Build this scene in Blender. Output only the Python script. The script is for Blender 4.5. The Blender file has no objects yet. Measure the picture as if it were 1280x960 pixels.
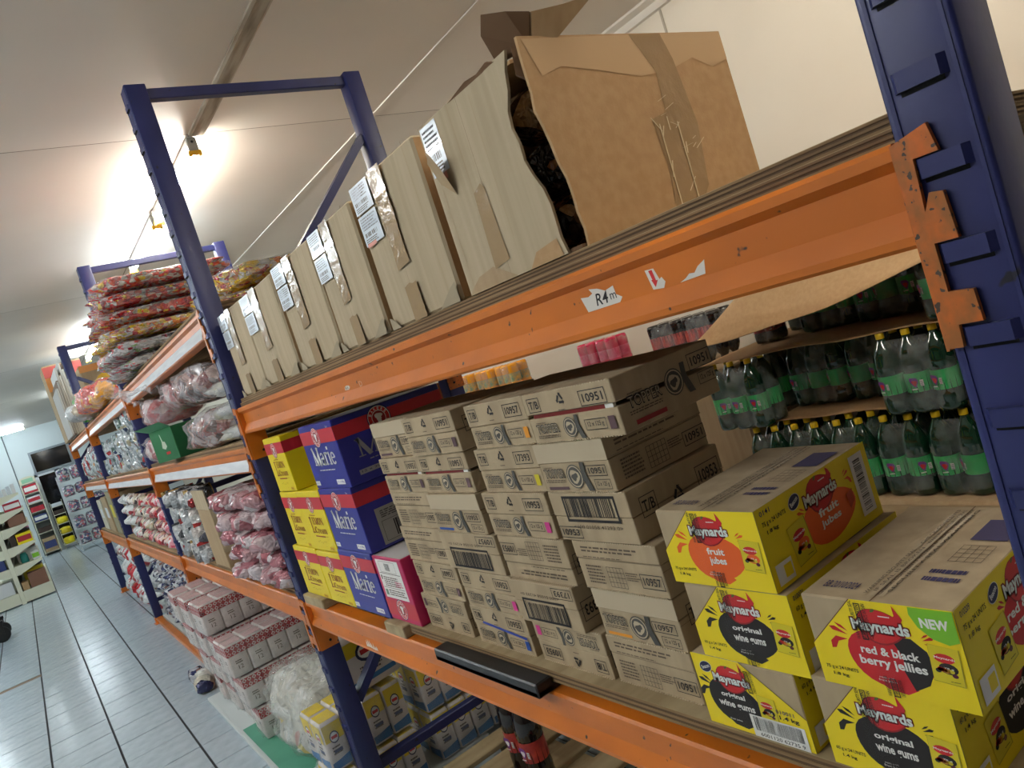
import bpy, bmesh, math, random
from mathutils import Vector, Matrix, noise as mnoise
random.seed(7)
SC = bpy.context.scene
COL = SC.collection
PI = math.pi

# ------------------------------------------------------------------ camera
cam = bpy.data.cameras.new('camera')
cam_ob = bpy.data.objects.new('camera', cam)
COL.objects.link(cam_ob)
cam.sensor_width = 36.0
cam.lens = 928.69 * 36.0 / 1280.0
cam.clip_start = 0.02
cam.clip_end = 80
def cam_matrix(pos, yaw, pitch, roll):
    a, b, r = math.radians(yaw), math.radians(pitch), math.radians(roll)
    fw = Vector((-math.sin(a) * math.cos(b), math.cos(a) * math.cos(b), math.sin(b)))
    rt = Vector((math.cos(a), math.sin(a), 0)); up = rt.cross(fw)
    R = math.cos(r) * rt + math.sin(r) * up; U = -math.sin(r) * rt + math.cos(r) * up
    m = Matrix((R, U, -fw)).transposed().to_4x4(); m.translation = Vector(pos)
    return m
cam_ob.matrix_world = cam_matrix((0.2549, -0.6795, 1.5616), 55.906, -3.503, -18.081)
SC.camera = cam_ob

# ------------------------------------------------------------------ world, exposure
W = bpy.data.worlds.new('night'); SC.world = W; W.use_nodes = True
W.node_tree.nodes['Background'].inputs[0].default_value = (0.004, 0.005, 0.008, 1)
W.node_tree.nodes['Background'].inputs[1].default_value = 1.0
SC.view_settings.view_transform = 'Standard'
SC.view_settings.look = 'None'
SC.view_settings.gamma = 1.0
SC.view_settings.exposure = 0.85
SC.cycles.max_bounces = 8
SC.cycles.diffuse_bounces = 4
SC.cycles.transparent_max_bounces = 16
SC.cycles.sample_clamp_indirect = 6.0
SC.cycles.use_light_tree = True
# fluorescent tubes: (x, y, axis, strength, colour)  -- built as tube fixtures by ceiling_lamp()
ROW_RACK, ROW_AISLE = 0.585, -2.35
WARM, COOL, DAY = (1.0, 0.94, 0.83), (0.80, 0.93, 1.0), (0.93, 0.98, 1.0)
TUBE = 62.0
LAMPS = [(-3.80, ROW_RACK, 'x', TUBE, WARM), (-5.12, ROW_RACK, 'x', TUBE, COOL), (-8.6, ROW_RACK, 'x', TUBE, COOL), (-9.92, ROW_RACK, 'x', TUBE, COOL),
         (-14.2, ROW_RACK, 'x', TUBE, COOL), (-20.2, -0.12, 'y', TUBE, COOL), (.75, ROW_RACK, 'x', TUBE*1.1, WARM), (-.55, 1.72, 'x', TUBE*.4, WARM),  # the weak one by the soda pallets is added to brighten the back wall
         (-.35, ROW_AISLE, 'x', TUBE*1.1, DAY), (-1.75, ROW_AISLE, 'x', TUBE*1.1, DAY), (-3.9, ROW_AISLE, 'x', TUBE*1.5, DAY), (-6.5, ROW_AISLE, 'x', TUBE*1.5, COOL), (-9.1, ROW_AISLE, 'x', TUBE*1.5, COOL), (-12.4, ROW_AISLE, 'x', TUBE*1.5, COOL), (-15.8, ROW_AISLE, 'x', TUBE*1.5, COOL), (-18.6, -1.3, 'x', TUBE, COOL)]

# ------------------------------------------------------------------ mesh helper
class MB:
    """collects faces, then links them as ONE mesh object"""
    def __init__(s): s.v = []; s.f = []; s.mi = []; s.mats = []; s.sm = []
    def m(s, mat):
        if mat not in s.mats: s.mats.append(mat)
        return s.mats.index(mat)
    def add(s, vs, fs, mat, smooth=False):
        b = len(s.v); s.v.extend([tuple(x) for x in vs]); k = s.m(mat)
        for f in fs: s.f.append(tuple(b + i for i in f)); s.mi.append(k); s.sm.append(smooth)
    def poly(s, pts, mat): s.add(pts, [tuple(range(len(pts)))], mat)
    def box(s, lo, hi, mat):
        x0, y0, z0 = lo; x1, y1, z1 = hi
        s.add([(x0,y0,z0),(x1,y0,z0),(x1,y1,z0),(x0,y1,z0),(x0,y0,z1),(x1,y0,z1),(x1,y1,z1),(x0,y1,z1)],
              [(0,3,2,1),(4,5,6,7),(0,1,5,4),(1,2,6,5),(2,3,7,6),(3,0,4,7)], mat)
    def bbox(s, lo, hi, r, mat, seg=1):
        bm = bmesh.new(); bmesh.ops.create_cube(bm, size=1)
        for v in bm.verts: v.co = Vector([lo[i] + (v.co[i] + .5) * (hi[i] - lo[i]) for i in range(3)])
        bmesh.ops.bevel(bm, geom=bm.edges[:], offset=r, segments=seg, affect='EDGES', profile=0.5)
        s.bm(bm, mat, seg > 1)
    def bm(s, bm, mat, smooth=False):
        bm.verts.index_update()
        s.add([v.co[:] for v in bm.verts], [[v.index for v in f.verts] for f in bm.faces], mat, smooth); bm.free()
    def prism(s, poly, o, ux, uy, n, d, mat):
        """2D outline poly in the plane (o, ux, uy) extruded along n by d"""
        o, ux, uy, n = Vector(o), Vector(ux), Vector(uy), Vector(n)
        a = [o + ux * p[0] + uy * p[1] for p in poly]; b = [q + n * d for q in a]; k = len(a)
        s.add(a + b, [tuple(range(k))[::-1], tuple(range(k, 2 * k))] + [(i, (i + 1) % k, k + (i + 1) % k, k + i) for i in range(k)], mat)
    def bar(s, p, q, w, h, mat, up=(0, 0, 1)):
        p, q = Vector(p), Vector(q); d = (q - p).normalized(); x = d.cross(Vector(up))
        if x.length < 1e-4: x = d.cross(Vector((1, 0, 0)))
        x.normalize(); y = x.cross(d)
        s.prism([(-w/2,-h/2),(w/2,-h/2),(w/2,h/2),(-w/2,h/2)], p, x, y, d, (q - p).length, mat)
    def tube(s, pts, r, mat, n=8, cap=True, smooth=True):
        pts = [Vector(p) for p in pts]; rr = r if isinstance(r, (list, tuple)) else [r] * len(pts); vs = []; fs = []
        for i, p in enumerate(pts):
            d = (pts[min(i + 1, len(pts) - 1)] - pts[max(i - 1, 0)]).normalized()
            x = d.cross(Vector((0, 0, 1)))
            if x.length < 1e-3: x = d.cross(Vector((1, 0, 0)))
            x.normalize(); y = x.cross(d)
            for k in range(n): vs.append(p + (x * math.cos(2*PI*k/n) + y * math.sin(2*PI*k/n)) * rr[i])
        for i in range(len(pts) - 1):
            for k in range(n): fs.append((i*n+k, i*n+(k+1)%n, (i+1)*n+(k+1)%n, (i+1)*n+k))
        s.add(vs, fs, mat, smooth)
        if cap:
            s.add(vs[:n], [tuple(range(n))[::-1]], mat); s.add(vs[-n:], [tuple(range(n))], mat)
    def lathe(s, prof, c, mat, n=12, smooth=True, axis='z'):
        vs = []; fs = []
        for r, z in prof:
            for k in range(n):
                a = 2*PI*k/n; q = (r*math.cos(a), r*math.sin(a), z)
                if axis == 'x': q = (q[2], q[0], q[1])
                if axis == 'y': q = (q[0], q[2], -q[1])
                vs.append((c[0]+q[0], c[1]+q[1], c[2]+q[2]))
        for i in range(len(prof) - 1):
            for k in range(n): fs.append((i*n+k, i*n+(k+1)%n, (i+1)*n+(k+1)%n, (i+1)*n+k))
        s.add(vs, fs, mat, smooth)
        s.add(vs[-n:], [tuple(range(n))], mat); s.add(vs[:n], [tuple(range(n))[::-1]], mat)
    def mesh(s, name):
        me = bpy.data.meshes.new(name); me.from_pydata(s.v, [], s.f)
        for m in s.mats: me.materials.append(m)
        me.polygons.foreach_set('material_index', s.mi); me.polygons.foreach_set('use_smooth', s.sm); me.update()
        return me
    def build(s, name, parent=None, **kw): return obj(name, s.mesh(name), parent, **kw)

def obj(name, me, parent=None, loc=None, rot=None, scale=None, **kw):
    o = bpy.data.objects.new(name, me); COL.objects.link(o)
    if parent is not None: o.parent = parent
    if loc is not None: o.location = loc
    if rot is not None: o.rotation_euler = rot
    if scale is not None: o.scale = scale
    for k, v in kw.items():
        if v is not None: o[k] = v
    return o
def thing(name, label, category, loc=(0, 0, 0), rot=(0, 0, 0), group=None):
    return obj(name, None, None, loc, rot, label=label, category=category, group=group)
def copy_tree(o, parent=None, loc=None, rot=None, label=None):
    c = o.copy(); COL.objects.link(c)
    if parent is not None: c.parent = parent
    if loc is not None: c.location = loc
    if rot is not None: c.rotation_euler = rot
    if label is not None: c['label'] = label
    for ch in list(o.children): copy_tree(ch, c)
    return c

# ------------------------------------------------------------------ materials
def lin(c): return tuple((x/255/12.92 if x/255 <= 0.04045 else ((x/255+0.055)/1.055)**2.4) for x in c) + (1.0,)
MATS = {}
def mat(name, col, rough=0.5, metal=0.0, col2=None, nscale=(6, 6, 6), namt=1.0, bump=0.0, bscale=60.0, spots=None, coat=0.0, emit=None, trans=0.0, coords='Object', detail=3.0, spec=0.5, alpha=1.0, ramp=(0.35, 0.65)):
    if name in MATS: return MATS[name]
    m = bpy.data.materials.new(name); m.use_nodes = True; nt = m.node_tree; N = nt.nodes; L = nt.links
    b = N['Principled BSDF']; b.inputs['Base Color'].default_value = lin(col); b.inputs['Roughness'].default_value = rough
    b.inputs['Metallic'].default_value = metal; b.inputs['Coat Weight'].default_value = coat; b.inputs['Transmission Weight'].default_value = trans
    b.inputs['Specular IOR Level'].default_value = spec; b.inputs['Alpha'].default_value = alpha
    m.diffuse_color = lin(col)
    if emit:
        b.inputs['Emission Color'].default_value = tuple(emit[0]) + (1,); b.inputs['Emission Strength'].default_value = emit[1]
    tc = None
    def coord():
        nonlocal tc
        if tc is None: tc = N.new('ShaderNodeTexCoord')
        return tc.outputs[coords]
    cur = None
    if col2 is not None:
        mp = N.new('ShaderNodeMapping'); mp.inputs['Scale'].default_value = nscale; L.new(coord(), mp.inputs['Vector'])
        nz = N.new('ShaderNodeTexNoise'); nz.inputs['Scale'].default_value = 1.0; nz.inputs['Detail'].default_value = detail; L.new(mp.outputs[0], nz.inputs['Vector'])
        r = N.new('ShaderNodeValToRGB'); r.color_ramp.elements[0].position, r.color_ramp.elements[1].position = ramp
        r.color_ramp.elements[0].color = lin(col); r.color_ramp.elements[1].color = lin(col2); L.new(nz.outputs['Fac'], r.inputs['Fac'])
        cur = r.outputs['Color']
    if spots is not None:                                   # (colour, scale, threshold): chips of wear with a shape of their own
        nz2 = N.new('ShaderNodeTexNoise'); nz2.inputs['Scale'].default_value = spots[1]; nz2.inputs['Detail'].default_value = 2.0; L.new(coord(), nz2.inputs['Vector'])
        r2 = N.new('ShaderNodeValToRGB'); r2.color_ramp.elements[0].position = spots[2]; r2.color_ramp.elements[1].position = spots[2] + 0.03
        L.new(nz2.outputs['Fac'], r2.inputs['Fac'])
        mx = N.new('ShaderNodeMix'); mx.data_type = 'RGBA'; L.new(r2.outputs['Color'], mx.inputs['Factor'])
        if cur is not None: L.new(cur, mx.inputs['A'])
        else: mx.inputs['A'].default_value = lin(col)
        mx.inputs['B'].default_value = lin(spots[0]); cur = mx.outputs['Result']
    if cur is not None: L.new(cur, b.inputs['Base Color'])
    if bump:
        nb = N.new('ShaderNodeTexNoise'); nb.inputs['Scale'].default_value = bscale; nb.inputs['Detail'].default_value = 3.0; L.new(coord(), nb.inputs['Vector'])
        bp = N.new('ShaderNodeBump'); bp.inputs['Strength'].default_value = bump; bp.inputs['Distance'].default_value = 0.01
        L.new(nb.outputs['Fac'], bp.inputs['Height']); L.new(bp.outputs['Normal'], b.inputs['Normal'])
    MATS[name] = m; return m
def foil(name, cols, scale=22.0, rough=0.3, metal=0.25, bump=0.6, bscale=45.0, weights=None, stretch=(1, 1, 1)):
    """printed, crinkled packaging: patches of several print colours"""
    if name in MATS: return MATS[name]
    m = bpy.data.materials.new(name); m.use_nodes = True; nt = m.node_tree; N = nt.nodes; L = nt.links
    b = N['Principled BSDF']; b.inputs['Roughness'].default_value = rough; b.inputs['Metallic'].default_value = metal
    m.diffuse_color = lin(cols[0])
    tc = N.new('ShaderNodeTexCoord'); mp = N.new('ShaderNodeMapping'); mp.inputs['Scale'].default_value = stretch
    oi = N.new('ShaderNodeObjectInfo'); mul = N.new('ShaderNodeMath'); mul.operation = 'MULTIPLY'; mul.inputs[1].default_value = 37.0
    L.new(oi.outputs['Random'], mul.inputs[0]); L.new(mul.outputs[0], mp.inputs['Location']); L.new(tc.outputs['Object'], mp.inputs['Vector'])
    vo = N.new('ShaderNodeTexVoronoi'); vo.inputs['Scale'].default_value = scale; L.new(mp.outputs[0], vo.inputs['Vector'])
    sp = N.new('ShaderNodeSeparateColor'); L.new(vo.outputs['Color'], sp.inputs[0])
    r = N.new('ShaderNodeValToRGB'); r.color_ramp.interpolation = 'CONSTANT'; e = r.color_ramp.elements
    ws = weights or [1] * len(cols); tot = sum(ws); acc = 0
    for i, c in enumerate(cols):
        el = e[0] if i == 0 else (e[1] if i == 1 else e.new(acc / tot)); el.position = acc / tot; el.color = lin(c); acc += ws[i]
    L.new(sp.outputs[0], r.inputs['Fac']); L.new(r.outputs['Color'], b.inputs['Base Color'])
    bp = N.new('ShaderNodeBump'); bp.inputs['Strength'].default_value = bump; bp.inputs['Distance'].default_value = 0.03
    L.new(crumple(N, L, mp.outputs[0], bscale), bp.inputs['Height']); L.new(bp.outputs['Normal'], b.inputs['Normal'])
    MATS[name] = m; return m
def crumple(N, L, vec, scale):
    """height of crumpled film: sharp folds between flat facets, at two sizes"""
    nz = N.new('ShaderNodeTexNoise'); nz.inputs['Scale'].default_value = scale*.5; nz.inputs['Detail'].default_value = 1.0; L.new(vec, nz.inputs['Vector'])
    ad = N.new('ShaderNodeVectorMath'); ad.operation = 'MULTIPLY_ADD'; ad.inputs[1].default_value = (1.2/scale,)*3; L.new(nz.outputs['Color'], ad.inputs[0]); L.new(vec, ad.inputs[2])
    out = None
    for k, (f, a) in enumerate(((.45, 1.0), (1.3, .45))):
        v = N.new('ShaderNodeTexVoronoi'); v.feature = 'DISTANCE_TO_EDGE'; v.inputs['Scale'].default_value = scale*f; L.new(ad.outputs[0], v.inputs['Vector'])
        q = N.new('ShaderNodeMath'); q.operation = 'MULTIPLY_ADD'; q.inputs[1].default_value = a; L.new(v.outputs['Distance'], q.inputs[0])
        if out is None: q.inputs[2].default_value = 0.0
        else: L.new(out, q.inputs[2])
        out = q.outputs[0]
    return out
def film(name, tint=(235, 238, 240), amount=0.22, rough=0.12, bscale=30.0, bump=0.8):
    """clear plastic film: mostly see-through, creased, with glossy glints"""
    if name in MATS: return MATS[name]
    m = bpy.data.materials.new(name); m.use_nodes = True; nt = m.node_tree; N = nt.nodes; L = nt.links
    b = N['Principled BSDF']; out = N['Material Output']; b.inputs['Base Color'].default_value = lin(tint); b.inputs['Roughness'].default_value = rough; b.inputs['Coat Weight'].default_value = 0.6
    tr = N.new('ShaderNodeBsdfTransparent'); mx = N.new('ShaderNodeMixShader')
    tc = N.new('ShaderNodeTexCoord'); nb = N.new('ShaderNodeTexNoise'); nb.inputs['Scale'].default_value = bscale; nb.inputs['Detail'].default_value = 4.0; L.new(tc.outputs['Object'], nb.inputs['Vector'])
    r = N.new('ShaderNodeMapRange'); r.inputs['From Min'].default_value = 0.42; r.inputs['From Max'].default_value = 0.72; r.inputs['To Min'].default_value = amount * 0.55; r.inputs['To Max'].default_value = min(0.95, amount * 2.2)
    L.new(nb.outputs['Fac'], r.inputs['Value']); L.new(r.outputs[0], mx.inputs['Fac'])
    bp = N.new('ShaderNodeBump'); bp.inputs['Strength'].default_value = bump; bp.inputs['Distance'].default_value = 0.03; L.new(crumple(N, L, tc.outputs['Object'], bscale), bp.inputs['Height']); L.new(bp.outputs['Normal'], b.inputs['Normal'])
    L.new(tr.outputs[0], mx.inputs[1]); L.new(b.outputs[0], mx.inputs[2]); L.new(mx.outputs[0], out.inputs['Surface'])
    MATS[name] = m; return m

BLUE = mat('blue_paint', (38, 44, 98), 0.40, col2=(31, 37, 86), nscale=(9, 9, 3), spots=((30, 30, 40), 34, 0.70), bump=0.04, bscale=40)
ORANGE = mat('orange_paint', (214, 118, 32), 0.34, col2=(194, 106, 34), nscale=(5, 9, 9), spots=((58, 50, 46), 42, 0.715), bump=0.05, bscale=35)
WORN = mat('worn_orange_paint', (206, 104, 28), 0.5, col2=(160, 96, 40), nscale=(60, 60, 40), spots=((70, 56, 46), 120, 0.62), bump=0.1, bscale=80)
CARD = mat('cardboard', (176, 152, 118), 0.85, col2=(166, 140, 106), nscale=(40, 40, 3), bump=0.06, bscale=120)
CARD_PALE = mat('pale_cardboard', (186, 168, 138), 0.8, col2=(175, 157, 127), nscale=(55, 55, 2), bump=0.06, bscale=90)
CARD_TAN = mat('tan_cardboard', (184, 150, 108), 0.88, col2=(176, 140, 98), nscale=(60, 60, 60), bump=0.05, bscale=200)
CARD_DARK = mat('cardboard_inside', (104, 76, 50), 0.9)
CARTON = mat('carton_board', (186, 166, 134), 0.85, col2=(172, 152, 122), nscale=(30, 30, 8), bump=0.04, bscale=150)
CARTON_LIGHT = mat('carton_flap_board', (192, 176, 148), 0.85)
CARTON_EDGE = mat('carton_torn_edge', (206, 188, 158), 0.9)
INK = mat('black_ink', (34, 30, 30), 0.7)
INK_SOFT = mat('worn_ink', (98, 84, 68), 0.8)
INK_BLUE = mat('violet_ink', (66, 60, 96), 0.7)
BLACK = mat('black_plastic', (18, 18, 20), 0.4)
DARK = mat('dark_rubber', (24, 24, 26), 0.6)
WHITE = mat('white_print', (236, 234, 228), 0.5)
PAPER = mat('paper_label', (214, 218, 222), 0.45, col2=(196, 202, 208), nscale=(80, 80, 80))
YELLOW = mat('yellow_print', (246, 220, 14), 0.4)
YELLOW_LEMON = mat('lemon_print', (238, 214, 22), 0.38)
RED = mat('red_print', (206, 30, 34), 0.42)
RED_DEEP = mat('deep_red_print', (150, 18, 26), 0.45)
RED_BAND = mat('red_band_print', (200, 44, 56), 0.4)
ORANGE_PRINT = mat('orange_print', (236, 98, 26), 0.45)
ORANGE_DOT = mat('orange_ink', (232, 152, 40), 0.6)
GREEN_PRINT = mat('green_print', (122, 190, 40), 0.45)
NAVY = mat('navy_print', (24, 28, 72), 0.45)
BISCUIT_BLUE = mat('biscuit_blue_print', (44, 46, 140), 0.36)
MAGENTA = mat('magenta_print', (196, 32, 92), 0.4)
PINK_DOT = mat('pink_ink', (214, 60, 140), 0.6)
PLUM_DOT = mat('plum_ink', (96, 70, 74), 0.7)
BLUE_DOT = mat('blue_ink', (40, 80, 160), 0.6)
YELLOW_DOT = mat('yellow_ink', (214, 196, 40), 0.6)
RIBBON = mat('ribbon_ink', (78, 76, 70), 0.7)
TAPE = mat('brown_packing_tape', (166, 138, 100), 0.14, coat=0.5, bump=0.25, bscale=30)
TAPE_CLEAR = film('clear_packing_tape', (235, 228, 214), 0.015, 0.08, 10.0, 0.25)
PLY = mat('plywood_edge', (150, 122, 84), 0.8, col2=(112, 86, 56), nscale=(3, 60, 90), bump=0.1, bscale=60)
PLY_FACE = mat('plywood_face', (172, 150, 112), 0.75, col2=(150, 126, 90), nscale=(3, 22, 22), bump=0.05, bscale=40)
PLY_DARK = mat('plywood_dark_layer', (92, 70, 46), 0.85)
TIMBER = mat('rough_timber', (176, 158, 122), 0.8, col2=(148, 128, 94), nscale=(20, 3, 20), bump=0.15, bscale=50)

# ------------------------------------------------------------------ flat print: lettering and marks lying on a face
GLYPH = {}
def glyphs(s, bold=0.0):
    """outline of a line of lettering as (points, faces), scaled into the unit box"""
    key = (s, bold)
    if key not in GLYPH:
        cu = bpy.data.curves.new('lettering', 'FONT'); cu.body = s; cu.resolution_u = 2; cu.offset = bold
        ob = bpy.data.objects.new('lettering', cu); me = bpy.data.meshes.new_from_object(ob)
        vs = [(v.co.x, v.co.y) for v in me.vertices]; fs = [tuple(p.vertices) for p in me.polygons]
        bpy.data.objects.remove(ob); bpy.data.curves.remove(cu); bpy.data.meshes.remove(me)
        x0 = min(v[0] for v in vs); x1 = max(v[0] for v in vs); y0 = min(v[1] for v in vs); y1 = max(v[1] for v in vs)
        GLYPH[key] = ([((x-x0)/max(x1-x0, 1e-6), (y-y0)/max(y1-y0, 1e-6)) for x, y in vs], fs)
    return GLYPH[key]
# serif letters drawn as strokes: (x0,y0,x1,y1,thickness) in a cell whose cap height is 1
T, H = 0.20, 0.07
def arc(cx, cy, rx, ry, a0, a1, t, n=8, t2=None):
    p = [(cx + rx*math.cos(math.radians(a0+(a1-a0)*i/n)), cy + ry*math.sin(math.radians(a0+(a1-a0)*i/n))) for i in range(n+1)]
    return [(*p[i], *p[i+1], t if t2 is None else t + (t2-t)*abs(math.cos(math.radians(a0+(a1-a0)*(i+.5)/n)))) for i in range(n)]
X = 0.68
SERIF = {
 'M': (1.05, [(.14,0,.14,1,H),(.12,1,.52,.02,T),(.52,.02,.9,1,H),(.88,0,.88,1,T),(0,.03,.28,.03,.06),(.72,.03,1.05,.03,.06),(0,.97,.2,.97,.06),(.85,.97,1.05,.97,.06)]),
 'L': (.72, [(.2,0,.2,1,T),(0,.03,.68,.03,.06),(0,.97,.42,.97,.06),(.65,0,.65,.28,.07)]),
 'E': (.78, [(.2,0,.2,1,T),(0,.03,.72,.03,.06),(0,.97,.7,.97,.06),(.2,.52,.55,.52,.06),(.7,0,.7,.26,.06),(.67,.78,.67,1,.06),(.54,.4,.54,.64,.05)]),
 'O': (.92, arc(.46,.5,.37,.47,0,360,H,16,T)),
 'N': (.98, [(.16,0,.16,1,H),(.14,1,.82,.02,T),(.82,0,.82,1,H),(0,.03,.32,.03,.06),(.66,.97,.98,.97,.06),(0,.97,.2,.97,.06)]),
 'C': (.82, arc(.46,.5,.37,.47,45,315,H,12,T) + [(.74,.68,.74,.95,.06)]),
 'a': (.62, arc(.26,.2,.2,.18,0,360,H,10,.13) + [(.46,0,.46,.52,.15),(.46,.03,.6,.03,.06)] + arc(.28,.5,.19,.16,0,160,.08,6)),
 'r': (.5, [(.17,0,.17,X,.15),(0,.03,.34,.03,.06),(.02,.65,.17,.65,.06)] + arc(.35,.5,.17,.15,150,40,.1,5)),
 'i': (.34, [(.17,0,.17,X,.15),(0,.03,.34,.03,.06),(.02,.65,.17,.65,.06),(.09,.92,.25,.92,.15)]),
 'e': (.6, arc(.3,.33,.24,.31,10,320,H,12,.14) + [(.08,.37,.52,.37,.06)]),
 'y': (.62, [(.1,X,.32,0,.14),(.55,X,.24,-.28,.07),(0,.65,.26,.65,.06),(.42,.65,.66,.65,.06),(.12,-.27,.26,-.27,.1)]),
 'n': (.68, [(.16,0,.16,X,.15),(.52,0,.52,.5,.15),(0,.03,.3,.03,.06),(.4,.03,.68,.03,.06),(.02,.65,.16,.65,.06)] + arc(.34,.48,.18,.18,160,0,.09,6)),
 'm': (1.0, [(.16,0,.16,X,.15),(.5,0,.5,.5,.15),(.84,0,.84,.5,.15),(0,.03,.28,.03,.06),(.38,.03,.62,.03,.06),(.72,.03,1,.03,.06)] + arc(.33,.48,.17,.18,160,0,.09,5) + arc(.67,.48,.17,.18,160,0,.09,5)),
 'd': (.66, arc(.28,.33,.22,.31,0,360,H,12,.14) + [(.49,0,.49,1,.15),(.49,.03,.64,.03,.06),(.36,.97,.5,.97,.06)]),
 's': (.5, arc(.25,.49,.17,.15,20,270,.1,8) + arc(.25,.19,.18,.16,90,-160,.1,8)),
 'c': (.56, arc(.3,.33,.24,.31,45,315,H,10,.14)),
}
def serif_strokes(s):
    x = 0; out = []
    for ch in s:
        w, st = SERIF[ch]; out += [(a+x, b, c+x, d, t) for a, b, c, d, t in st]; x += w + .04
    return x - .04, out
class Face:
    """a rectangle w x h seen from outside, in unit coordinates u (across) and v (up); print is layered just off it"""
    def __init__(s, mb, o, ux, uy, w, h, flip=False, off=0.0005):
        s.mb = mb; s.ux = Vector(ux); s.uy = Vector(uy); s.n = s.ux.cross(s.uy); s.w, s.h = w, h; s.o = Vector(o)
        if flip: s.o = s.o + s.ux*w + s.uy*h; s.ux = -s.ux; s.uy = -s.uy
        s.k = off
    def step(s): s.k += 0.00003
    def p(s, u, v): return s.o + s.ux*(u*s.w) + s.uy*(v*s.h) + s.n*s.k
    def poly(s, pts, m): s.step(); s.mb.poly([s.p(*q) for q in pts], m)
    def rect(s, u0, v0, u1, v1, m): s.poly([(u0,v0),(u1,v0),(u1,v1),(u0,v1)], m)
    def frame(s, u0, v0, u1, v1, m, t=0.0012):
        a, b = t/s.w, t/s.h
        s.step(); k = s.k
        for r in ((u0,v0,u1,v0+b),(u0,v1-b,u1,v1),(u0,v0+b,u0+a,v1-b),(u1-a,v0+b,u1,v1-b)):
            s.k = k - 0.00003; s.rect(*r, m)
    def ell(s, cu, cv, ru, rv, m, rot=0.0, n=20, wob=0.0):
        pts = []
        for i in range(n):
            a = 2*PI*i/n; r = 1 + wob*math.sin(3*a+1)
            x, y = ru*s.w*math.cos(a)*r, rv*s.h*math.sin(a)*r
            pts.append((cu + (x*math.cos(rot)-y*math.sin(rot))/s.w, cv + (x*math.sin(rot)+y*math.cos(rot))/s.h))
        s.poly(pts, m)
    def ring(s, cu, cv, ru, rv, t, m, n=20):
        s.step(); a = []; b = []
        for i in range(n):
            c, d = math.cos(2*PI*i/n), math.sin(2*PI*i/n)
            a.append(s.p(cu+ru*c, cv+rv*d)); b.append(s.p(cu+ru*(1-t)*c, cv+rv*(1-t)*d))
        s.mb.add(a+b, [(i, (i+1)%n, n+(i+1)%n, n+i) for i in range(n)], m)
    def text(s, t, u0, v0, u1, v1, m, bold=0.0, rot=0.0, shear=0.0):
        vs, fs = glyphs(t, bold); s.step(); cu, cv = (u0+u1)/2, (v0+v1)/2; W, Hh = (u1-u0)*s.w, (v1-v0)*s.h; out = []
        for x, y in vs:
            a = (x-.5)*W + shear*(y-.5)*Hh; b = (y-.5)*Hh
            out.append(s.p(cu+(a*math.cos(rot)-b*math.sin(rot))/s.w, cv+(a*math.sin(rot)+b*math.cos(rot))/s.h))
        s.mb.add(out, fs, m)
    def serif(s, t, u0, v0, u1, v1, m, rot=0.0, fat=1.0, least=0.0):
        """v0..v1 spans base line to cap height"""
        w, st = serif_strokes(t); s.step(); cu, cv = (u0+u1)/2, (v0+v1)/2; W, Hh = (u1-u0)*s.w, (v1-v0)*s.h
        def q(x, y):
            a, b = (x/w-.5)*W, (y-.5)*Hh
            return s.p(cu+(a*math.cos(rot)-b*math.sin(rot))/s.w, cv+(a*math.sin(rot)+b*math.cos(rot))/s.h)
        for x0, y0, x1, y1, th in st:
            dx, dy = x1-x0, y1-y0; l = math.hypot(dx, dy) or 1; th = max(th, least); e = th*fat/2; nx, ny = -dy/l*e, dx/l*e; ex, ey = dx/l*th*.18, dy/l*th*.18
            s.mb.add([q(x0+nx-ex,y0+ny-ey),q(x0-nx-ex,y0-ny-ey),q(x1-nx+ex,y1-ny+ey),q(x1+nx+ex,y1+ny+ey)], [(0,1,2,3)], m)
    def lines(s, u0, v0, u1, v1, n, m, seed=0, fill=0.5, words=True):
        """small print too fine to read, as broken rules"""
        r = random.Random(seed); d = (v1-v0)/n
        for i in range(n):
            v = v1 - d*(i+.5); x = u0; end = u1 - (u1-u0)*r.uniform(0, .25)
            while x < end:
                l = r.uniform(.04, .14)*(u1-u0) if words else (end-x)
                s.k -= 0.00003; s.rect(x, v-d*fill/2, min(x+l, end), v+d*fill/2, m); x += l + .02*(u1-u0)
        s.step()
    def bars(s, u0, v0, u1, v1, m, seed=1, n=34, vert=True):
        r = random.Random(seed); ws = [r.choice((1,1,2,3)) for _ in range(2*n)]; tot = sum(ws); x = 0
        for i, w in enumerate(ws):
            a, b = x/tot, (x+w)/tot; x += w
            if i % 2 == 0:
                s.k -= 0.00003
                if vert: s.rect(u0+(u1-u0)*a, v0, u0+(u1-u0)*b, v1, m)
                else: s.rect(u0, v0+(v1-v0)*a, u1, v0+(v1-v0)*b, m)
        s.step()
    def arc_text(s, t, cu, cv, r, a0, a1, size, m):
        """letters set round a circle of radius r (metres)"""
        n = len(t)
        for i, ch in enumerate(t):
            if ch == ' ': continue
            a = math.radians(a0 + (a1-a0)*i/max(n-1, 1)); top = a1 < a0
            x, y = r*math.cos(a)/s.w, r*math.sin(a)/s.h; e, f = size*.36/s.w, size*.5/s.h
            s.k -= 0.00003; s.text(ch, cu+x-e, cv+y-f, cu+x+e, cv+y+f, m, 0.02, rot=a-PI/2 if top else a+PI/2)
        s.step()
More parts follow.
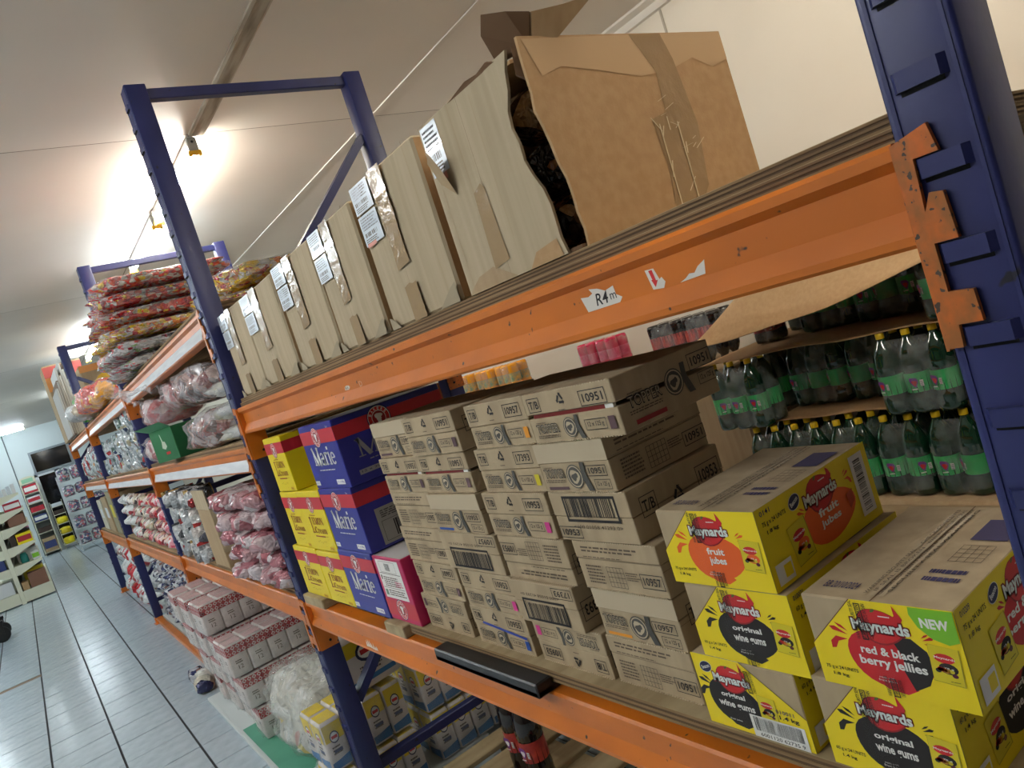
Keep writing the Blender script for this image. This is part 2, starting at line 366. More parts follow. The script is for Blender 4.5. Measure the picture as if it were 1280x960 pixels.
    def recycle(s, cu, cv, r, m):
        for k in range(3):
            a = math.radians(90+120*k); b = math.radians(90+120*(k+1))
            A, B = (math.cos(a)*r, math.sin(a)*r), (math.cos(b)*r, math.sin(b)*r)
            p0 = (A[0]*.72+B[0]*.28, A[1]*.72+B[1]*.28); p1 = (A[0]*.2+B[0]*.8, A[1]*.2+B[1]*.8); t = .2*r
            dx, dy = p1[0]-p0[0], p1[1]-p0[1]; l = math.hypot(dx, dy); nx, ny = -dy/l*t, dx/l*t
            q = lambda x, y: (cu+x/s.w, cv+y/s.h)
            s.k -= 0.00003; s.poly([q(p0[0]-nx,p0[1]-ny),q(p1[0]-nx,p1[1]-ny),q(p1[0]+nx,p1[1]+ny),q(p0[0]+nx,p0[1]+ny)], m)
            h = 1.9; ex, ey = dx/l*t*2, dy/l*t*2
            s.k -= 0.00003; s.poly([q(p1[0]-nx*h,p1[1]-ny*h),q(p1[0]+ex,p1[1]+ey),q(p1[0]+nx*h,p1[1]+ny*h)], m)
        s.step()

# ------------------------------------------------------------------ soft shapes
def sgn(x, e): return math.copysign(abs(x)**e, x)
def blob_mesh(name, size, m, nu=20, nv=12, e1=0.55, e2=0.55, amp=0.06, freq=3.0, seed=0, crinkle=0.0, cfreq=12.0, flat=True):
    """a stuffed bag: rounded box with a lumpy skin, resting on z = 0"""
    vs = []; fs = []; sx, sy, sz = size; off = Vector((seed*7.31, seed*3.17, seed*1.93))
    for j in range(nv+1):
        ph = -PI/2 + PI*j/nv
        for i in range(nu):
            th = 2*PI*i/nu
            p = Vector((sgn(math.cos(ph), e1)*sgn(math.cos(th), e2), sgn(math.cos(ph), e1)*sgn(math.sin(th), e2), sgn(math.sin(ph), e1)))
            d = 1 + amp*mnoise.noise(p*freq+off)*2 + (crinkle*mnoise.noise(p*cfreq+off) if crinkle else 0)
            q = Vector((p.x*sx/2*d, p.y*sy/2*d, p.z*sz/2*d))
            if flat: q.z = max(q.z, -sz/2*0.96)
            vs.append((q.x, q.y, q.z+sz/2*0.96))
    for j in range(nv):
        for i in range(nu): fs.append((j*nu+i, j*nu+(i+1)%nu, (j+1)*nu+(i+1)%nu, (j+1)*nu+i))
    b = MB(); b.add(vs, fs, m, True); return b.mesh(name)
def pillow_mesh(name, w, h, t, m, nx=8, nz=8, seed=0, amp=0.12, sealed=0.1):
    """a sealed pouch standing in the xz plane, thickness t along y, with flat crimped ends"""
    vs = []; fs = []; off = Vector((seed*5.1, seed*2.7, 0))
    for side in (-1, 1):
        for j in range(nz+1):
            v = j/nz
            for i in range(nx+1):
                u = i/nx; a = max(0, 1-abs(2*u-1)**2.6); c = max(0, min(1, (v-sealed*.5)/.22))*max(0, min(1, (1-sealed*.5-v)/.22))
                c = c*c*(3-2*c); d = t/2*(a**.6)*c; n1 = mnoise.noise(Vector((u*3, v*3, side*2))+off)
                d = d*(1+amp*2*n1) + .0015
                pinch = 1-.07*(1-c) if 0 < v < 1 else .97
                vs.append(((u-.5)*w*pinch + amp*.08*w*mnoise.noise(Vector((v*4, side, u))+off), side*d + amp*.2*t*mnoise.noise(Vector((u*2, v*2, 9))+off), v*h))
    n = (nx+1)*(nz+1)
    for s_, b0 in ((0, 0), (1, n)):
        for j in range(nz):
            for i in range(nx):
                q = (b0+j*(nx+1)+i, b0+j*(nx+1)+i+1, b0+(j+1)*(nx+1)+i+1, b0+(j+1)*(nx+1)+i); fs.append(q if s_ == 0 else q[::-1])
    for j in range(nz):
        for i in (0, nx): fs.append((j*(nx+1)+i, (j+1)*(nx+1)+i, n+(j+1)*(nx+1)+i, n+j*(nx+1)+i))
    for i in range(nx):
        for j in (0, nz): fs.append((j*(nx+1)+i, j*(nx+1)+i+1, n+j*(nx+1)+i+1, n+j*(nx+1)+i))
    b = MB(); b.add(vs, fs, m, True); return b.mesh(name)
def sheet_mesh(name, pts_fn, nx, ny, m, smooth=True, solid=0.0):
    vs = [tuple(pts_fn(i/nx, j/ny)) for j in range(ny+1) for i in range(nx+1)]
    fs = [(j*(nx+1)+i, j*(nx+1)+i+1, (j+1)*(nx+1)+i+1, (j+1)*(nx+1)+i) for j in range(ny) for i in range(nx)]
    if solid:
        k = len(vs); vs += [(x, y, z-solid) for x, y, z in vs]; fs += [tuple(k+i for i in f[::-1]) for f in fs]
        rim = [i for i in range(nx+1)] + [(j+1)*(nx+1)-1 for j in range(1, ny+1)] + [ny*(nx+1)+i for i in range(nx-1, -1, -1)] + [j*(nx+1) for j in range(ny-1, 0, -1)]
        for a, b in zip(rim, rim[1:]+rim[:1]): fs.append((a, k+a, k+b, b))
    b = MB(); b.add(vs, fs, m, smooth); return b.mesh(name)

# ================================================================== the room
FLOOR_Z, CEIL_Z = 0.0, 3.12
X0, X1, Y0, Y1 = -21.6, 3.2, -5.2, 2.9
WALL = mat('wall_paint', (226, 216, 198), 0.7, col2=(220, 209, 190), nscale=(1.2, 1.2, 1.2), bump=0.04, bscale=3, spots=((190, 176, 154), 5.0, 0.74))
WALL_COOL = mat('far_wall_paint', (216, 226, 228), 0.7)
CEILP = mat('ceiling_board', (222, 214, 204), 0.5, col2=(214, 206, 196), nscale=(.8, .8, .8), bump=0.5, bscale=1.6)
CEIL_GAP = mat('ceiling_joint', (120, 108, 94), 0.8)
STRIP = mat('dusty_cover_strip', (168, 156, 138), 0.6, col2=(120, 106, 88), nscale=(2.5, 20, 20), ramp=(.4, .62))
GROUT = mat('grout', (40, 40, 42), 0.9)
TILE = mat('floor_tile_glaze', (190, 204, 212), 0.2, col2=(176, 190, 199), nscale=(14, 14, 14), bump=0.03, bscale=90, detail=6)
SCREED = mat('bare_screed', (124, 108, 90), 0.9)

def structure(name, b, parent=None): return b.build(name, parent, kind='structure' if parent is None else None)
b = MB(); b.box((X0-.15, Y0-.15, -.2), (X1+.15, Y1+.15, -.006), GROUT); floor = structure('floor', b)
# floor tiles, 0.337 m apart; joints along the aisle are wider than those across it
PT = 0.337; TX0, TY0 = -5.188, -0.31
tb = MB(); tb.bbox((.004, .0055, -.012), (PT-.004, PT-.0055, 0), .0012, TILE); tile_me = tb.mesh('floor_tile')
half = MB(); half.bbox((.11, .0055, -.012), (PT-.004, PT-.0055, 0), .0012, TILE); half_me = half.mesh('floor_tile_cut')
cells = []
for i in range(-49, 25):
    for j in range(-15, 10):
        x, y = TX0+i*PT, TY0+j*PT
        if x < X0-.2 or x > X1 or y < Y0-.1 or y+PT > Y1+.1: continue
        cells.append((x, y, i, j))
def tile_seen(x, y): return -21.4 < x < -2.9 and -1.9 < y < 0.30 and y < 0.05 + 0.3*(x > -4.0) and y > -1.9 + max(0, (-12-x))*.09
seen = sorted([c for c in cells if tile_seen(c[0], c[1])], key=lambda c: -c[0])[:298]
seen_set = {(c[2], c[3]) for c in seen}
for x, y, i, j in seen:
    if (i, j) == (-8, -3): obj('floor_tile', half_me, floor, (x, y, 0)); continue
    obj('floor_tile', tile_me, floor, (x, y, random.uniform(-.0006, .0004)))
rest = MB()
for x, y, i, j in cells:
    if (i, j) in seen_set: continue
    rest.add([(x+.002,y+.0045,0),(x+PT-.002,y+.0045,0),(x+PT-.002,y+PT-.0045,0),(x+.002,y+PT-.0045,0)], [(0,1,2,3)], TILE)
    rest.add([(x+.002,y+.0045,-.006),(x+PT-.002,y+.0045,-.006),(x+PT-.002,y+.0045,0),(x+.002,y+.0045,0)], [(0,1,2,3)], TILE)
rest.build('floor_tiling', floor, kind='stuff')
b = MB(); b.box((-7.895, -1.318, -.006), (-7.775, -.985, -.0045), SCREED); b.build('bare_screed_patch', floor)

b = MB(); b.box((X0-.15, Y0-.15, CEIL_Z), (X1+.15, Y1+.15, CEIL_Z+.15), CEIL_GAP); ceiling = structure('ceiling', b)
pm = {}
ys = [Y1, 1.69, 0.585, -.61, -1.81, -3.01, -4.21, Y0]
xs = [3.2, -.2, -3.8, -7.4, -11.0, -14.6, -18.2, X0]
for xa, xb in zip(xs, xs[1:]):
    for ya, yb in zip(ys, ys[1:]):
        g = .003
        nx, ny = 10, 5; sd = xa*1.7+ya*.9; ox, oy = (xa+xb)/2, (ya+yb)/2
        def fn(u, v): 
            x = xb+g+(xa-xb-2*g)*u; y = yb+g+(ya-yb-2*g)*v
            z = -.004 - .006*(1-abs(2*u-1)**3)*(1-abs(2*v-1)**3)*(1+mnoise.noise(Vector((u*2.2+sd, v*2, sd)))) - .008*max(0, mnoise.noise(Vector((u*5+sd, v*3, 3))))*(1-abs(2*v-1)**4)*(1-abs(2*u-1)**4)
            return (x-ox, y-oy, z)
        obj('ceiling_panel', sheet_mesh('ceiling_panel', fn, nx, ny, CEILP), ceiling, (ox, oy, CEIL_Z))
b = MB()
b.prism([(-.042,-.014),(-.03,-.020),(.03,-.020),(.042,-.014),(.042,0),(-.042,0)], (-3.79, 0.62, CEIL_Z), (0,1,0), (0,0,1), (1,0,0), X1+3.79, STRIP); b.build('cover_strip', ceiling)
for yy in (1.69, -1.81):
    b = MB(); b.prism([(-.016,-.011),(.016,-.011),(.018,0),(-.018,0)], (X0, yy, CEIL_Z), (0,1,0), (0,0,1), (1,0,0), X1-X0, CEILP); b.build('cover_strip', ceiling)

b = MB(); b.box((X0-.15, Y1, -.1), (X1+.15, Y1+.15, CEIL_Z), WALL); structure('wall_back', b)
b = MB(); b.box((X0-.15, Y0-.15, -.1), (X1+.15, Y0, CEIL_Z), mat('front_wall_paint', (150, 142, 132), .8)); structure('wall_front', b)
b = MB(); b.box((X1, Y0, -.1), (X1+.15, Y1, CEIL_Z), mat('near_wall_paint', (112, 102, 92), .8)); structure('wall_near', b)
b = MB(); b.prism([(0,0),(-.075,0),(-.07,-.018),(-.03,-.035),(-.018,-.072),(0,-.078)], (X0, Y1, CEIL_Z), (0,1,0), (0,0,1), (1,0,0), X1-X0, mat('cornice_paint', (214, 206, 192), .6)); structure('trim_1', b)
b = MB(); b.box((-2.475, Y1-.004, 0), (-2.461, Y1, CEIL_Z-.08), mat('wall_joint', (176, 164, 146), .8)); structure('trim_2', b)
# far wall with a doorway (night outside) and a transom window over it
DY0, DY1, DZ = -.19, .23, 1.91; WY0, WY1, WZ0, WZ1 = -.18, .64, 1.97, 2.49
b = MB(); t = X0-.15
for lo, hi in (((t,Y0,-.1),(X0,DY0,CEIL_Z)), ((t,DY0,WZ1),(X0,WY1,CEIL_Z)), ((t,WY1,-.1),(X0,Y1,CEIL_Z)), ((t,DY1,-.1),(X0,WY1,WZ0)), ((t,DY0,DZ),(X0,DY1,WZ0))): b.box(lo, hi, WALL_COOL)
structure('wall_far', b)
DFRAME = mat('white_door_frame', (214, 220, 222), .45); NIGHT = mat('night_glass', (10, 12, 14), .08, spec=.6)  # panes are opaque, with the night outside put into their colour
GREYF = mat('grey_aluminium', (150, 158, 164), .35, metal=.5)
d = MB(); 
for lo, hi in (((X0-.1,DY0-.05,0),(X0+.03,DY0+.03,DZ+.05)), ((X0-.1,DY1-.03,0),(X0+.03,DY1+.05,DZ+.05)), ((X0-.1,DY0-.05,DZ-.02),(X0+.03,DY1+.05,DZ+.05))): d.box(lo, hi, DFRAME)
door = structure('door_1', d)
d = MB(); d.box((X0-.06, DY0+.03, .06), (X0-.05, DY1-.03, DZ-.02), NIGHT); d.build('pane', door)
d = MB(); d.box((X0-.08, DY0+.03, 0), (X0-.03, DY1-.03, .12), DFRAME); d.build('kick_rail', door)
d = MB()
for lo, hi in (((X0-.1,WY0-.03,WZ0-.02),(X0+.03,WY0+.02,WZ1+.03)), ((X0-.1,WY1-.02,WZ0-.02),(X0+.03,WY1+.03,WZ1+.03)), ((X0-.1,WY0-.03,WZ1-.02),(X0+.04,WY1+.03,WZ1+.03)), ((X0-.1,WY0-.03,WZ0-.03),(X0+.04,WY1+.03,WZ0+.03))): d.box(lo, hi, GREYF)
win = structure('window_1', d)
d = MB(); d.box((X0-.06, WY0+.02, WZ0+.03), (X0-.05, WY1-.02, WZ1-.02), NIGHT); d.build('pane', win)
d = MB(); d.box((X0-.4, DY0-.3, -.1), (X0-.3, WY1+.3, 2.7), mat('night_dark', (5, 6, 8), .9)); structure('night_backdrop', d)  # added near-black sheet standing in for the darkness outside
b = MB(); b.tube([(X0+.02, -.59, 0), (X0+.02, -.59, CEIL_Z-.02)], .012, mat('grey_conduit', (110, 116, 120), .5), 8)
b.build('wall_conduit', None, label='thin grey conduit running up the far wall to the ceiling', category='conduit')

# ------------------------------------------------------------------ fluorescent lamps
BATTEN = mat('lamp_batten', (214, 212, 206), .4); HOLDER = mat('amber_lamp_holder', (226, 170, 40), .35); HOLDER_GREY = mat('lamp_holder_grey', (150, 148, 140), .5)
def ceiling_lamp(i, x, y, axis, strength, col, label):
    t = thing('ceiling_lamp', label, 'lamp', (x, y, CEIL_Z), (0, 0, 0 if axis == 'x' else PI/2))
    e = mat('tube_glow_%d_%d' % ([WARM, COOL, DAY].index(col), int(strength)), (255, 255, 255), .5, emit=(col, strength))
    b = MB(); b.bbox((-1.24, -.016, -.05), (-.0, .016, -.012), .005, BATTEN); b.build('batten', t)
    b = MB(); b.tube([(-1.225, 0, -.085), (-.018, 0, -.085)], .019, e, 12); b.build('tube', t)
    for k, xx in ((0, -.006), (1, -1.234)):
        b = MB(); b.bbox((xx-.012, -.026, -.104), (xx+.012, .026, -.02), .004, HOLDER_GREY); h = b.build('lamp_holder', t)
        b = MB(); b.bbox((xx-.014, -.034, -.112), (xx+.014, .034, -.09), .004, HOLDER)
        for sgn_ in (-1, 1): b.bbox((xx-.012, sgn_*.026-.008, -.12), (xx+.012, sgn_*.026+.008, -.1), .003, HOLDER)
        b.build('holder_clip', h)
        b = MB(); b.lathe([(.0, 0), (.007, 0), (.007, .003), (0, .003)], (xx+(.012 if k == 0 else -.015), 0, -.045), BLACK, 10, axis='x'); b.build('screw', h)
LAMP_LABELS = ['ceiling tube lamp glowing behind the tall blue frame end, with amber clips on its end', 'second ceiling tube lamp in line, ending above the small blue frame end',
 'third ceiling tube lamp in the line over the racks', 'fourth ceiling tube lamp in the line over the racks', 'fifth ceiling tube lamp in the line over the racks', 'ceiling tube lamp lying crosswise near the far wall', 'tube lamp over the closest blue frame, out of view', 'added unseen tube lamp over the soda pallets, brightening the back wall',
 'first tube lamp over the aisle, out of view', 'second tube lamp over the aisle, out of view', 'third tube lamp over the aisle, out of view', 'fourth tube lamp over the aisle, out of view', 'fifth tube lamp over the aisle, out of view', 'sixth tube lamp over the aisle, out of view', 'seventh tube lamp over the aisle, out of view', 'tube lamp over the aisle near the far gondola']
for i, (x, y, ax, st, col) in enumerate(LAMPS): ceiling_lamp(i, x, y, ax, st, col, LAMP_LABELS[i])

# ================================================================== pallet racking
PW, PD, DEPTH, ZT = 0.0707, 0.0713, 0.9, 2.7823
XA, XB, XC, XD, XE = 0.0, -2.4275, -4.851, -7.756, -10.607
SLOT = mat('slot_dark', (8, 8, 12), .8)
tb = MB()
pr = [(-.0225, .0), (-.0175, -.0065), (.0175, -.0065), (.0225, .0)]; prb = [(-.0195, .0), (-.0155, -.0035), (.0155, -.0035), (.0195, .0)]
for (xa, ya), (xb, yb), s in ((pr[0], pr[1], 1), (pr[1], pr[2], 0), (pr[2], pr[3], 1)):
    tb.add([(xa,ya,-.0085),(xb,yb,-.0085),(xb,yb,.0085),(xa,ya,.0085)], [(0,1,2,3)], BLUE, False)
tb.add([(x,y,.0085) for x,y in pr], [(0,1,2,3)], BLUE); tb.add([(x,y,-.0085) for x,y in pr], [(3,2,1,0)], SLOT)
tb.add([(-.018,-.0004,-.0125),(.018,-.0004,-.0125),(.018,-.0004,-.0085),(-.018,-.0004,-.0085)], [(0,1,2,3)], SLOT)
TAB_ME = tb.mesh('locking_tab')
post = MB(); post.bbox((-PW, 0, .012), (0, PD, ZT), .004, BLUE, 2)
post.box((-PW+.006, -.0012, .02), (-PW+.0095, .0008, ZT-.004), BLUE); post.box((-.0095, -.0012, .02), (-.006, .0008, ZT-.004), BLUE)
POST_ME = post.mesh('post')
FOOT = MB(); FOOT.box((-PW-.02, -.02, 0), (.02, PD+.02, .006), ORANGE); FOOT.bbox((-PW-.006, -.008, .006), (.006, PD+.006, .055), .003, ORANGE); FOOT_ME = FOOT.mesh('foot_plate')
def frame_end(x, label, braces, z_tabs=1.5885):
    t = thing('rack_frame', label, 'rack', (x, 0, 0), group='blue racking frames')
    for k, y in ((0, 0), (1, DEPTH-PD)):
        po = obj('post', POST_ME, t, (0, y, 0)) if k == 0 else obj('post', POST_ME, t, (-PW, DEPTH, 0), (0, 0, PI))
        z = z_tabs-16*.0745
        while k == 0 and z < ZT-.03:
            if z > .1: obj('locking_tab', TAB_ME, po, (-.0357, 0, z))
            z += .0745
        obj('foot_plate', FOOT_ME, t, (0, y, 0))
    b = MB(); b.bbox((-.054, PD, ZT-.048), (-.018, DEPTH-PD, ZT-.010), .003, BLUE); b.build('cross_bar', t)
    for z in (.215, 1.24):
        b = MB(); b.bbox((-.054, PD, z-.018), (-.018, DEPTH-PD, z+.018), .003, BLUE); b.build('cross_bar', t)
    for (ya, za), (yb, zb) in braces:
        b = MB(); b.bar((-.036, ya, za), (-.036, yb, zb), .03, .045, BLUE, (1, 0, 0)); b.build('diagonal_brace', t)
Z1 = [((.83, 2.52), (.07, 1.77)), ((.07, .47), (.83, 1.2))]
Z2 = [((.07, 2.46), (.83, 1.9)), ((.07, .47), (.83, 1.2))]
frame_end(XA, 'big blue racking frame close up, filling the edge beside the soda bottles', Z1)
frame_end(XB, 'tall blue racking frame between the brown cartons and the foil bales', Z1, 2.7115-15*.0745)
frame_end(XC, 'blue racking frame just behind the stack of red foil bales', Z2)
frame_end(XD, 'blue racking frame with sloping brace, behind the orange bag', Z2)
frame_end(XE, 'farthest blue racking frame, half hidden by upright boards', Z1)

BEAM_H = .0946
PROF = [(0,-.005),(.004,0),(.05,0),(.05,-BEAM_H),(.004,-BEAM_H),(0,-.091),(0,-.083),(.013,-.060),(.013,-.024),(0,-.015)]
HOOK = [(0,-.003),(.033,.005),(.037,-.02),(.016,-.02),(.014,-.066),(.021,-.051),(.032,-.053),(.034,-.094),(.014,-.094),(.014,-.137),(.034,-.139),(.035,-.167),(.015,-.167),(.014,-.187),(0,-.187)]
LABELP = mat('white_label_strip', (222, 224, 226), .35, col2=(206, 208, 212), nscale=(6, 60, 60))
def beam(xl, xr, zt, label, rear=False, strip=False, worn=ORANGE):
    t = thing('rack_beam', label, 'beam', ((xl+xr)/2, DEPTH if rear else 0, zt), (0, 0, PI if rear else 0)); L = (xr-xl)/2
    b = MB(); b.prism(PROF, (-L+.004, 0, 0), (0,1,0), (0,0,1), (1,0,0), 2*L-.008, worn); pb = b.build('beam', t)
    for s in (-1, 1):
        b = MB(); xx = s*(L-.002)
        b.box((min(xx, s*(L-.0045)), -.0015, -.19), (max(xx, s*(L-.0045)), .068, -.002), worn if not (xr == XA-PW and s == 1) else WORN)
        pl = [(s*(L-.001+p[0]), p[1]) for p in HOOK]
        b.prism(pl if s > 0 else pl[::-1], (0, -.0075, 0), (1,0,0), (0,0,1), (0,1,0), .0055, WORN if s == 1 and xr < -.01 and xr > -.1 else worn)
        cp = b.build('end_connector', t)
        b = MB(); b.lathe([(0,0),(.005,0),(.005,.002),(0,.002)], (s*(L-.0065) , .04, -.165), SLOT, 8, axis='x'); b.build('bolt', cp)
    if strip:
        b = MB(); b.add([(-L+.05,-.0018,-.086),(L-.05,-.0018,-.086),(L-.05,.0108,-.046),(-L+.05,.0108,-.046)], [(0,1,2,3)], LABELP)
        b.add([(-L+.05,-.0018,-.086),(L-.05,-.0018,-.086),(L-.05,-.0018,-.0875),(-L+.05,-.0018,-.0875)], [(3,2,1,0)], LABELP)
        b.build('label_strip', t, label='white price strip')
    return t
T1, L1, T2, M2, L2 = 1.6186, .8957, 1.9854, 1.4776, .8976
bm1 = beam(XB, XA-PW, T1, 'big orange beam carrying the row of brown cartons, with torn stickers')
# torn stickers and pen marks on that beam; local x = world x + 1.2491
def decal(par, name, pts, m, y=.0122): 
    b = MB(); b.poly([(p[0], y, p[1]) for p in pts], m); return b.build(name, par)
SXC = (XB+XA-PW)/2
def on_beam(x): return x-SXC
STICKER = mat('torn_sticker_paper', (226, 220, 210), .7)
b = MB(); fc = Face(b, (on_beam(0), .0130, 0), (1,0,0), (0,0,1), 1, 1, off=0.0003)
def w(x, z): return (x, z-T1)
fc.poly([w(-.531,1.560),w(-.465,1.560),w(-.458,1.566),w(-.468,1.572),w(-.469,1.584),w(-.486,1.581),w(-.500,1.587),w(-.517,1.590),w(-.512,1.583),w(-.522,1.580),w(-.538,1.582)], STICKER)
fc.k += .0002
fc.text('R4', -.508, 1.5645-T1, -.484, 1.581-T1, INK, .01, shear=.2); fc.text('m', -.480, 1.567-T1, -.468, 1.575-T1, INK, .0)
b.build('torn_sticker', bm1, label='torn white sticker with pen writing')
b = MB(); fc = Face(b, (on_beam(0), .0130, 0), (1,0,0), (0,0,1), 1, 1, off=0.0003)
fc.poly([w(-.407,1.588),w(-.392,1.587),w(-.387,1.572),w(-.383,1.574),w(-.379,1.567),w(-.384,1.560),w(-.402,1.562)], STICKER); fc.k += .0002
fc.poly([w(-.401,1.586),w(-.395,1.586),w(-.393,1.572),w(-.390,1.572),w(-.3965,1.564),w(-.4005,1.574),w(-.3985,1.574)], RED)
b.build('torn_sticker', bm1, label='torn sticker with a red arrow')
b = MB(); fc = Face(b, (on_beam(0), .0130, 0), (1,0,0), (0,0,1), 1, 1, off=0.0003)
fc.poly([w(-.357,1.560),w(-.317,1.561),w(-.313,1.577),w(-.325,1.572),w(-.332,1.566),w(-.340,1.567),w(-.347,1.563)], STICKER); b.build('torn_sticker', bm1)
b = MB(); fc = Face(b, (on_beam(0), .0130, 0), (1,0,0), (0,0,1), 1, 1, off=0.0003)
fc.poly([w(-1.465,1.562),w(-1.44,1.561),w(-1.43,1.566),w(-1.435,1.571),w(-1.45,1.572),w(-1.462,1.570)], STICKER); fc.k += .0002
fc.text('RA', -1.459, 1.563-T1, -1.440, 1.570-T1, INK, .0); fc.text('D', -1.37, 1.560-T1, -1.355, 1.572-T1, STICKER, -.02); b.build('torn_sticker', bm1)
bm2 = beam(XB, XA-PW, L1, 'big orange beam under the biscuit boxes and stacked cartons')
b = MB(); fc = Face(b, ((XB+PW*0)-SXC, .0130, 0), (1,0,0), (0,0,1), 1, 1, off=0.0003)
r_ = random.Random(5)
for k in range(7):
    x = .51+.012*k; fc.poly([(x,-.078+.003*math.sin(k)),(x+.012,-.080),(x+.007+r_.uniform(-.003,.003),-.078+r_.uniform(.010,.026))], STICKER)
ob_ = b.build('scraped_paint', bm2); ob_.location.y = -.0125
beam(XB, XA-PW, T1, 'rear orange beam behind the row of brown cartons', rear=True)
beam(XB, XA-PW, L1, 'rear orange beam behind the stacked printed cartons', rear=True)
beam(XC, XB-PW, T2, 'orange beam with white strip carrying the red foil bales', strip=True)
beam(XC, XB-PW, M2, 'orange beam with white strip under the plastic bags and green box', strip=True)
beam(XC, XB-PW, L2, 'orange beam under the pink pouches, over the flour bales')
beam(XD, XC-PW, T2, 'orange beam with white strip carrying the orange bag', strip=True)
beam(XD, XC-PW, 1.4646, 'orange beam with white strip under the silver cups of the third bay', strip=True)
beam(XD, XC-PW, .8754, 'orange beam over the navy wrapped packs on the floor')
beam(XE, XD-PW, T2, 'orange beam with white strip below the upright boards', strip=True)
beam(XE, XD-PW, 1.4653, 'short looking orange beam with white strip in the fourth bay', strip=True)
beam(XE, XD-PW, .8448, 'orange beam at knee height in the fourth bay')
beam(XD, XC-PW, .062, 'orange kerb beam lying just above the floor tiles')
for xl, xr, n in ((XC, XB-PW, 'second'), (XD, XC-PW, 'third'), (XE, XD-PW, 'fourth')):
    beam(xl, xr, T2, 'rear orange beam at the top of the %s bay' % n, rear=True); beam(xl, xr, 1.47, 'rear orange beam halfway up the %s bay' % n, rear=True); beam(xl, xr, .885, 'rear lower orange beam of the %s bay' % n, rear=True)

# shelf boards
def ply_board(x0, x1, y0, y1, z0, z1, label, layers=5, m=PLY_FACE):
    t = thing('shelf_board', label, 'board', ((x0+x1)/2, (y0+y1)/2, z0)); hx, hy, h = (x1-x0)/2, (y1-y0)/2, z1-z0
    b = MB()
    for k in range(layers):
        e = .0 if k % 2 == 0 else .0012
        b.box((-hx+e, -hy+e, h*k/layers), (hx-e, hy-e, h*(k+1)/layers), PLY if k % 2 == 0 else PLY_DARK)
    b.build('plies', t)
    b = MB(); b.box((-hx+.0005, -hy+.0005, h), (hx-.0005, hy-.0005, h+.0006), m); b.build('face_veneer', t)
    return t
ply_board(XB+.004, XA-PW-.006, .016, .455, T1+.0005, T1+.0135, 'lower plywood board with layered edge along the big beam')
ply_board(XB+.004, XA-PW-.006, .022, .452, T1+.0145, T1+.0275, 'upper plywood board right under the row of brown cartons')
ply_board(XB+.03, XA-PW-.006, .46, .885, T1+.0005, T1+.0275, 'plywood board at the rear of the top shelf, behind the brown cartons', 7)
ply_board(-1.565, XA-PW-.006, .012, .44, .911, .9345, 'pale worn plywood board under the printed cartons and yellow boxes', 5, TIMBER)
ply_board(-1.565, XA-PW-.006, .46, .88, .8965, .92, 'plywood board at the rear of the lower shelf', 5)
for nm, x0, x1, ya, lab in (('timber_batten', -2.395, -2.2, -.006, 'rough wooden batten under the lowest lemon box'), ('timber_batten', -1.70, -1.58, -.004, 'wooden batten on the orange beam under the magenta box'), ('timber_batten', -2.0, -1.9, .10, 'wooden batten set back beneath the biscuit boxes')):
    b = MB(); b.bbox((x0, ya, .8966), (x1, .5, .9305), .003, TIMBER); b.build(nm, None, label=lab, category='batten', group='battens on the lower beam')
b = MB(); b.bbox((-1.36, -.03, .8966), (-.945, .03, .9105), .002, BLACK); b.bbox((-1.36, -.03, .8966), (-.945, .010, .926), .003, BLACK); b.build('black_plank', None, label='black plank wedged on the beam below the printed cartons', category='plank')
for xl, xr, zz, lab in ((XC+.004, XB-PW-.006, T2, 'shelf board under the red foil bales'), (XC+.004, XB-PW-.006, M2, 'shelf board under the plastic bags and green box'), (XC+.004, XB-PW-.006, L2, 'shelf board under the pink pouches'),
                  (XD+.004, XC-PW-.006, T2, 'shelf board under the orange bag'), (XD+.004, XC-PW-.006, 1.4646, 'shelf board under the silver cups of the third bay'), (XD+.004, XC-PW-.006, .8754, 'shelf board under the white and red pouches'),
                  (XE+.004, XD-PW-.006, T2, 'shelf board under the upright boards'), (XE+.004, XD-PW-.006, 1.4653, 'shelf board under the far red packs'), (XE+.004, XD-PW-.006, .8448, 'shelf board low in the fourth bay')):
    ply_board(xl, xr, .014, .86, zz+.0006, zz+.021, lab, 3)
b = MB(); b.box((XD+.05, .06, 0), (XC-PW-.05, .8, .07), mat('white_plinth', (206, 204, 196), .6)); b.build('plinth_board', None, label='white low plinth behind the orange kerb beam', category='plinth')

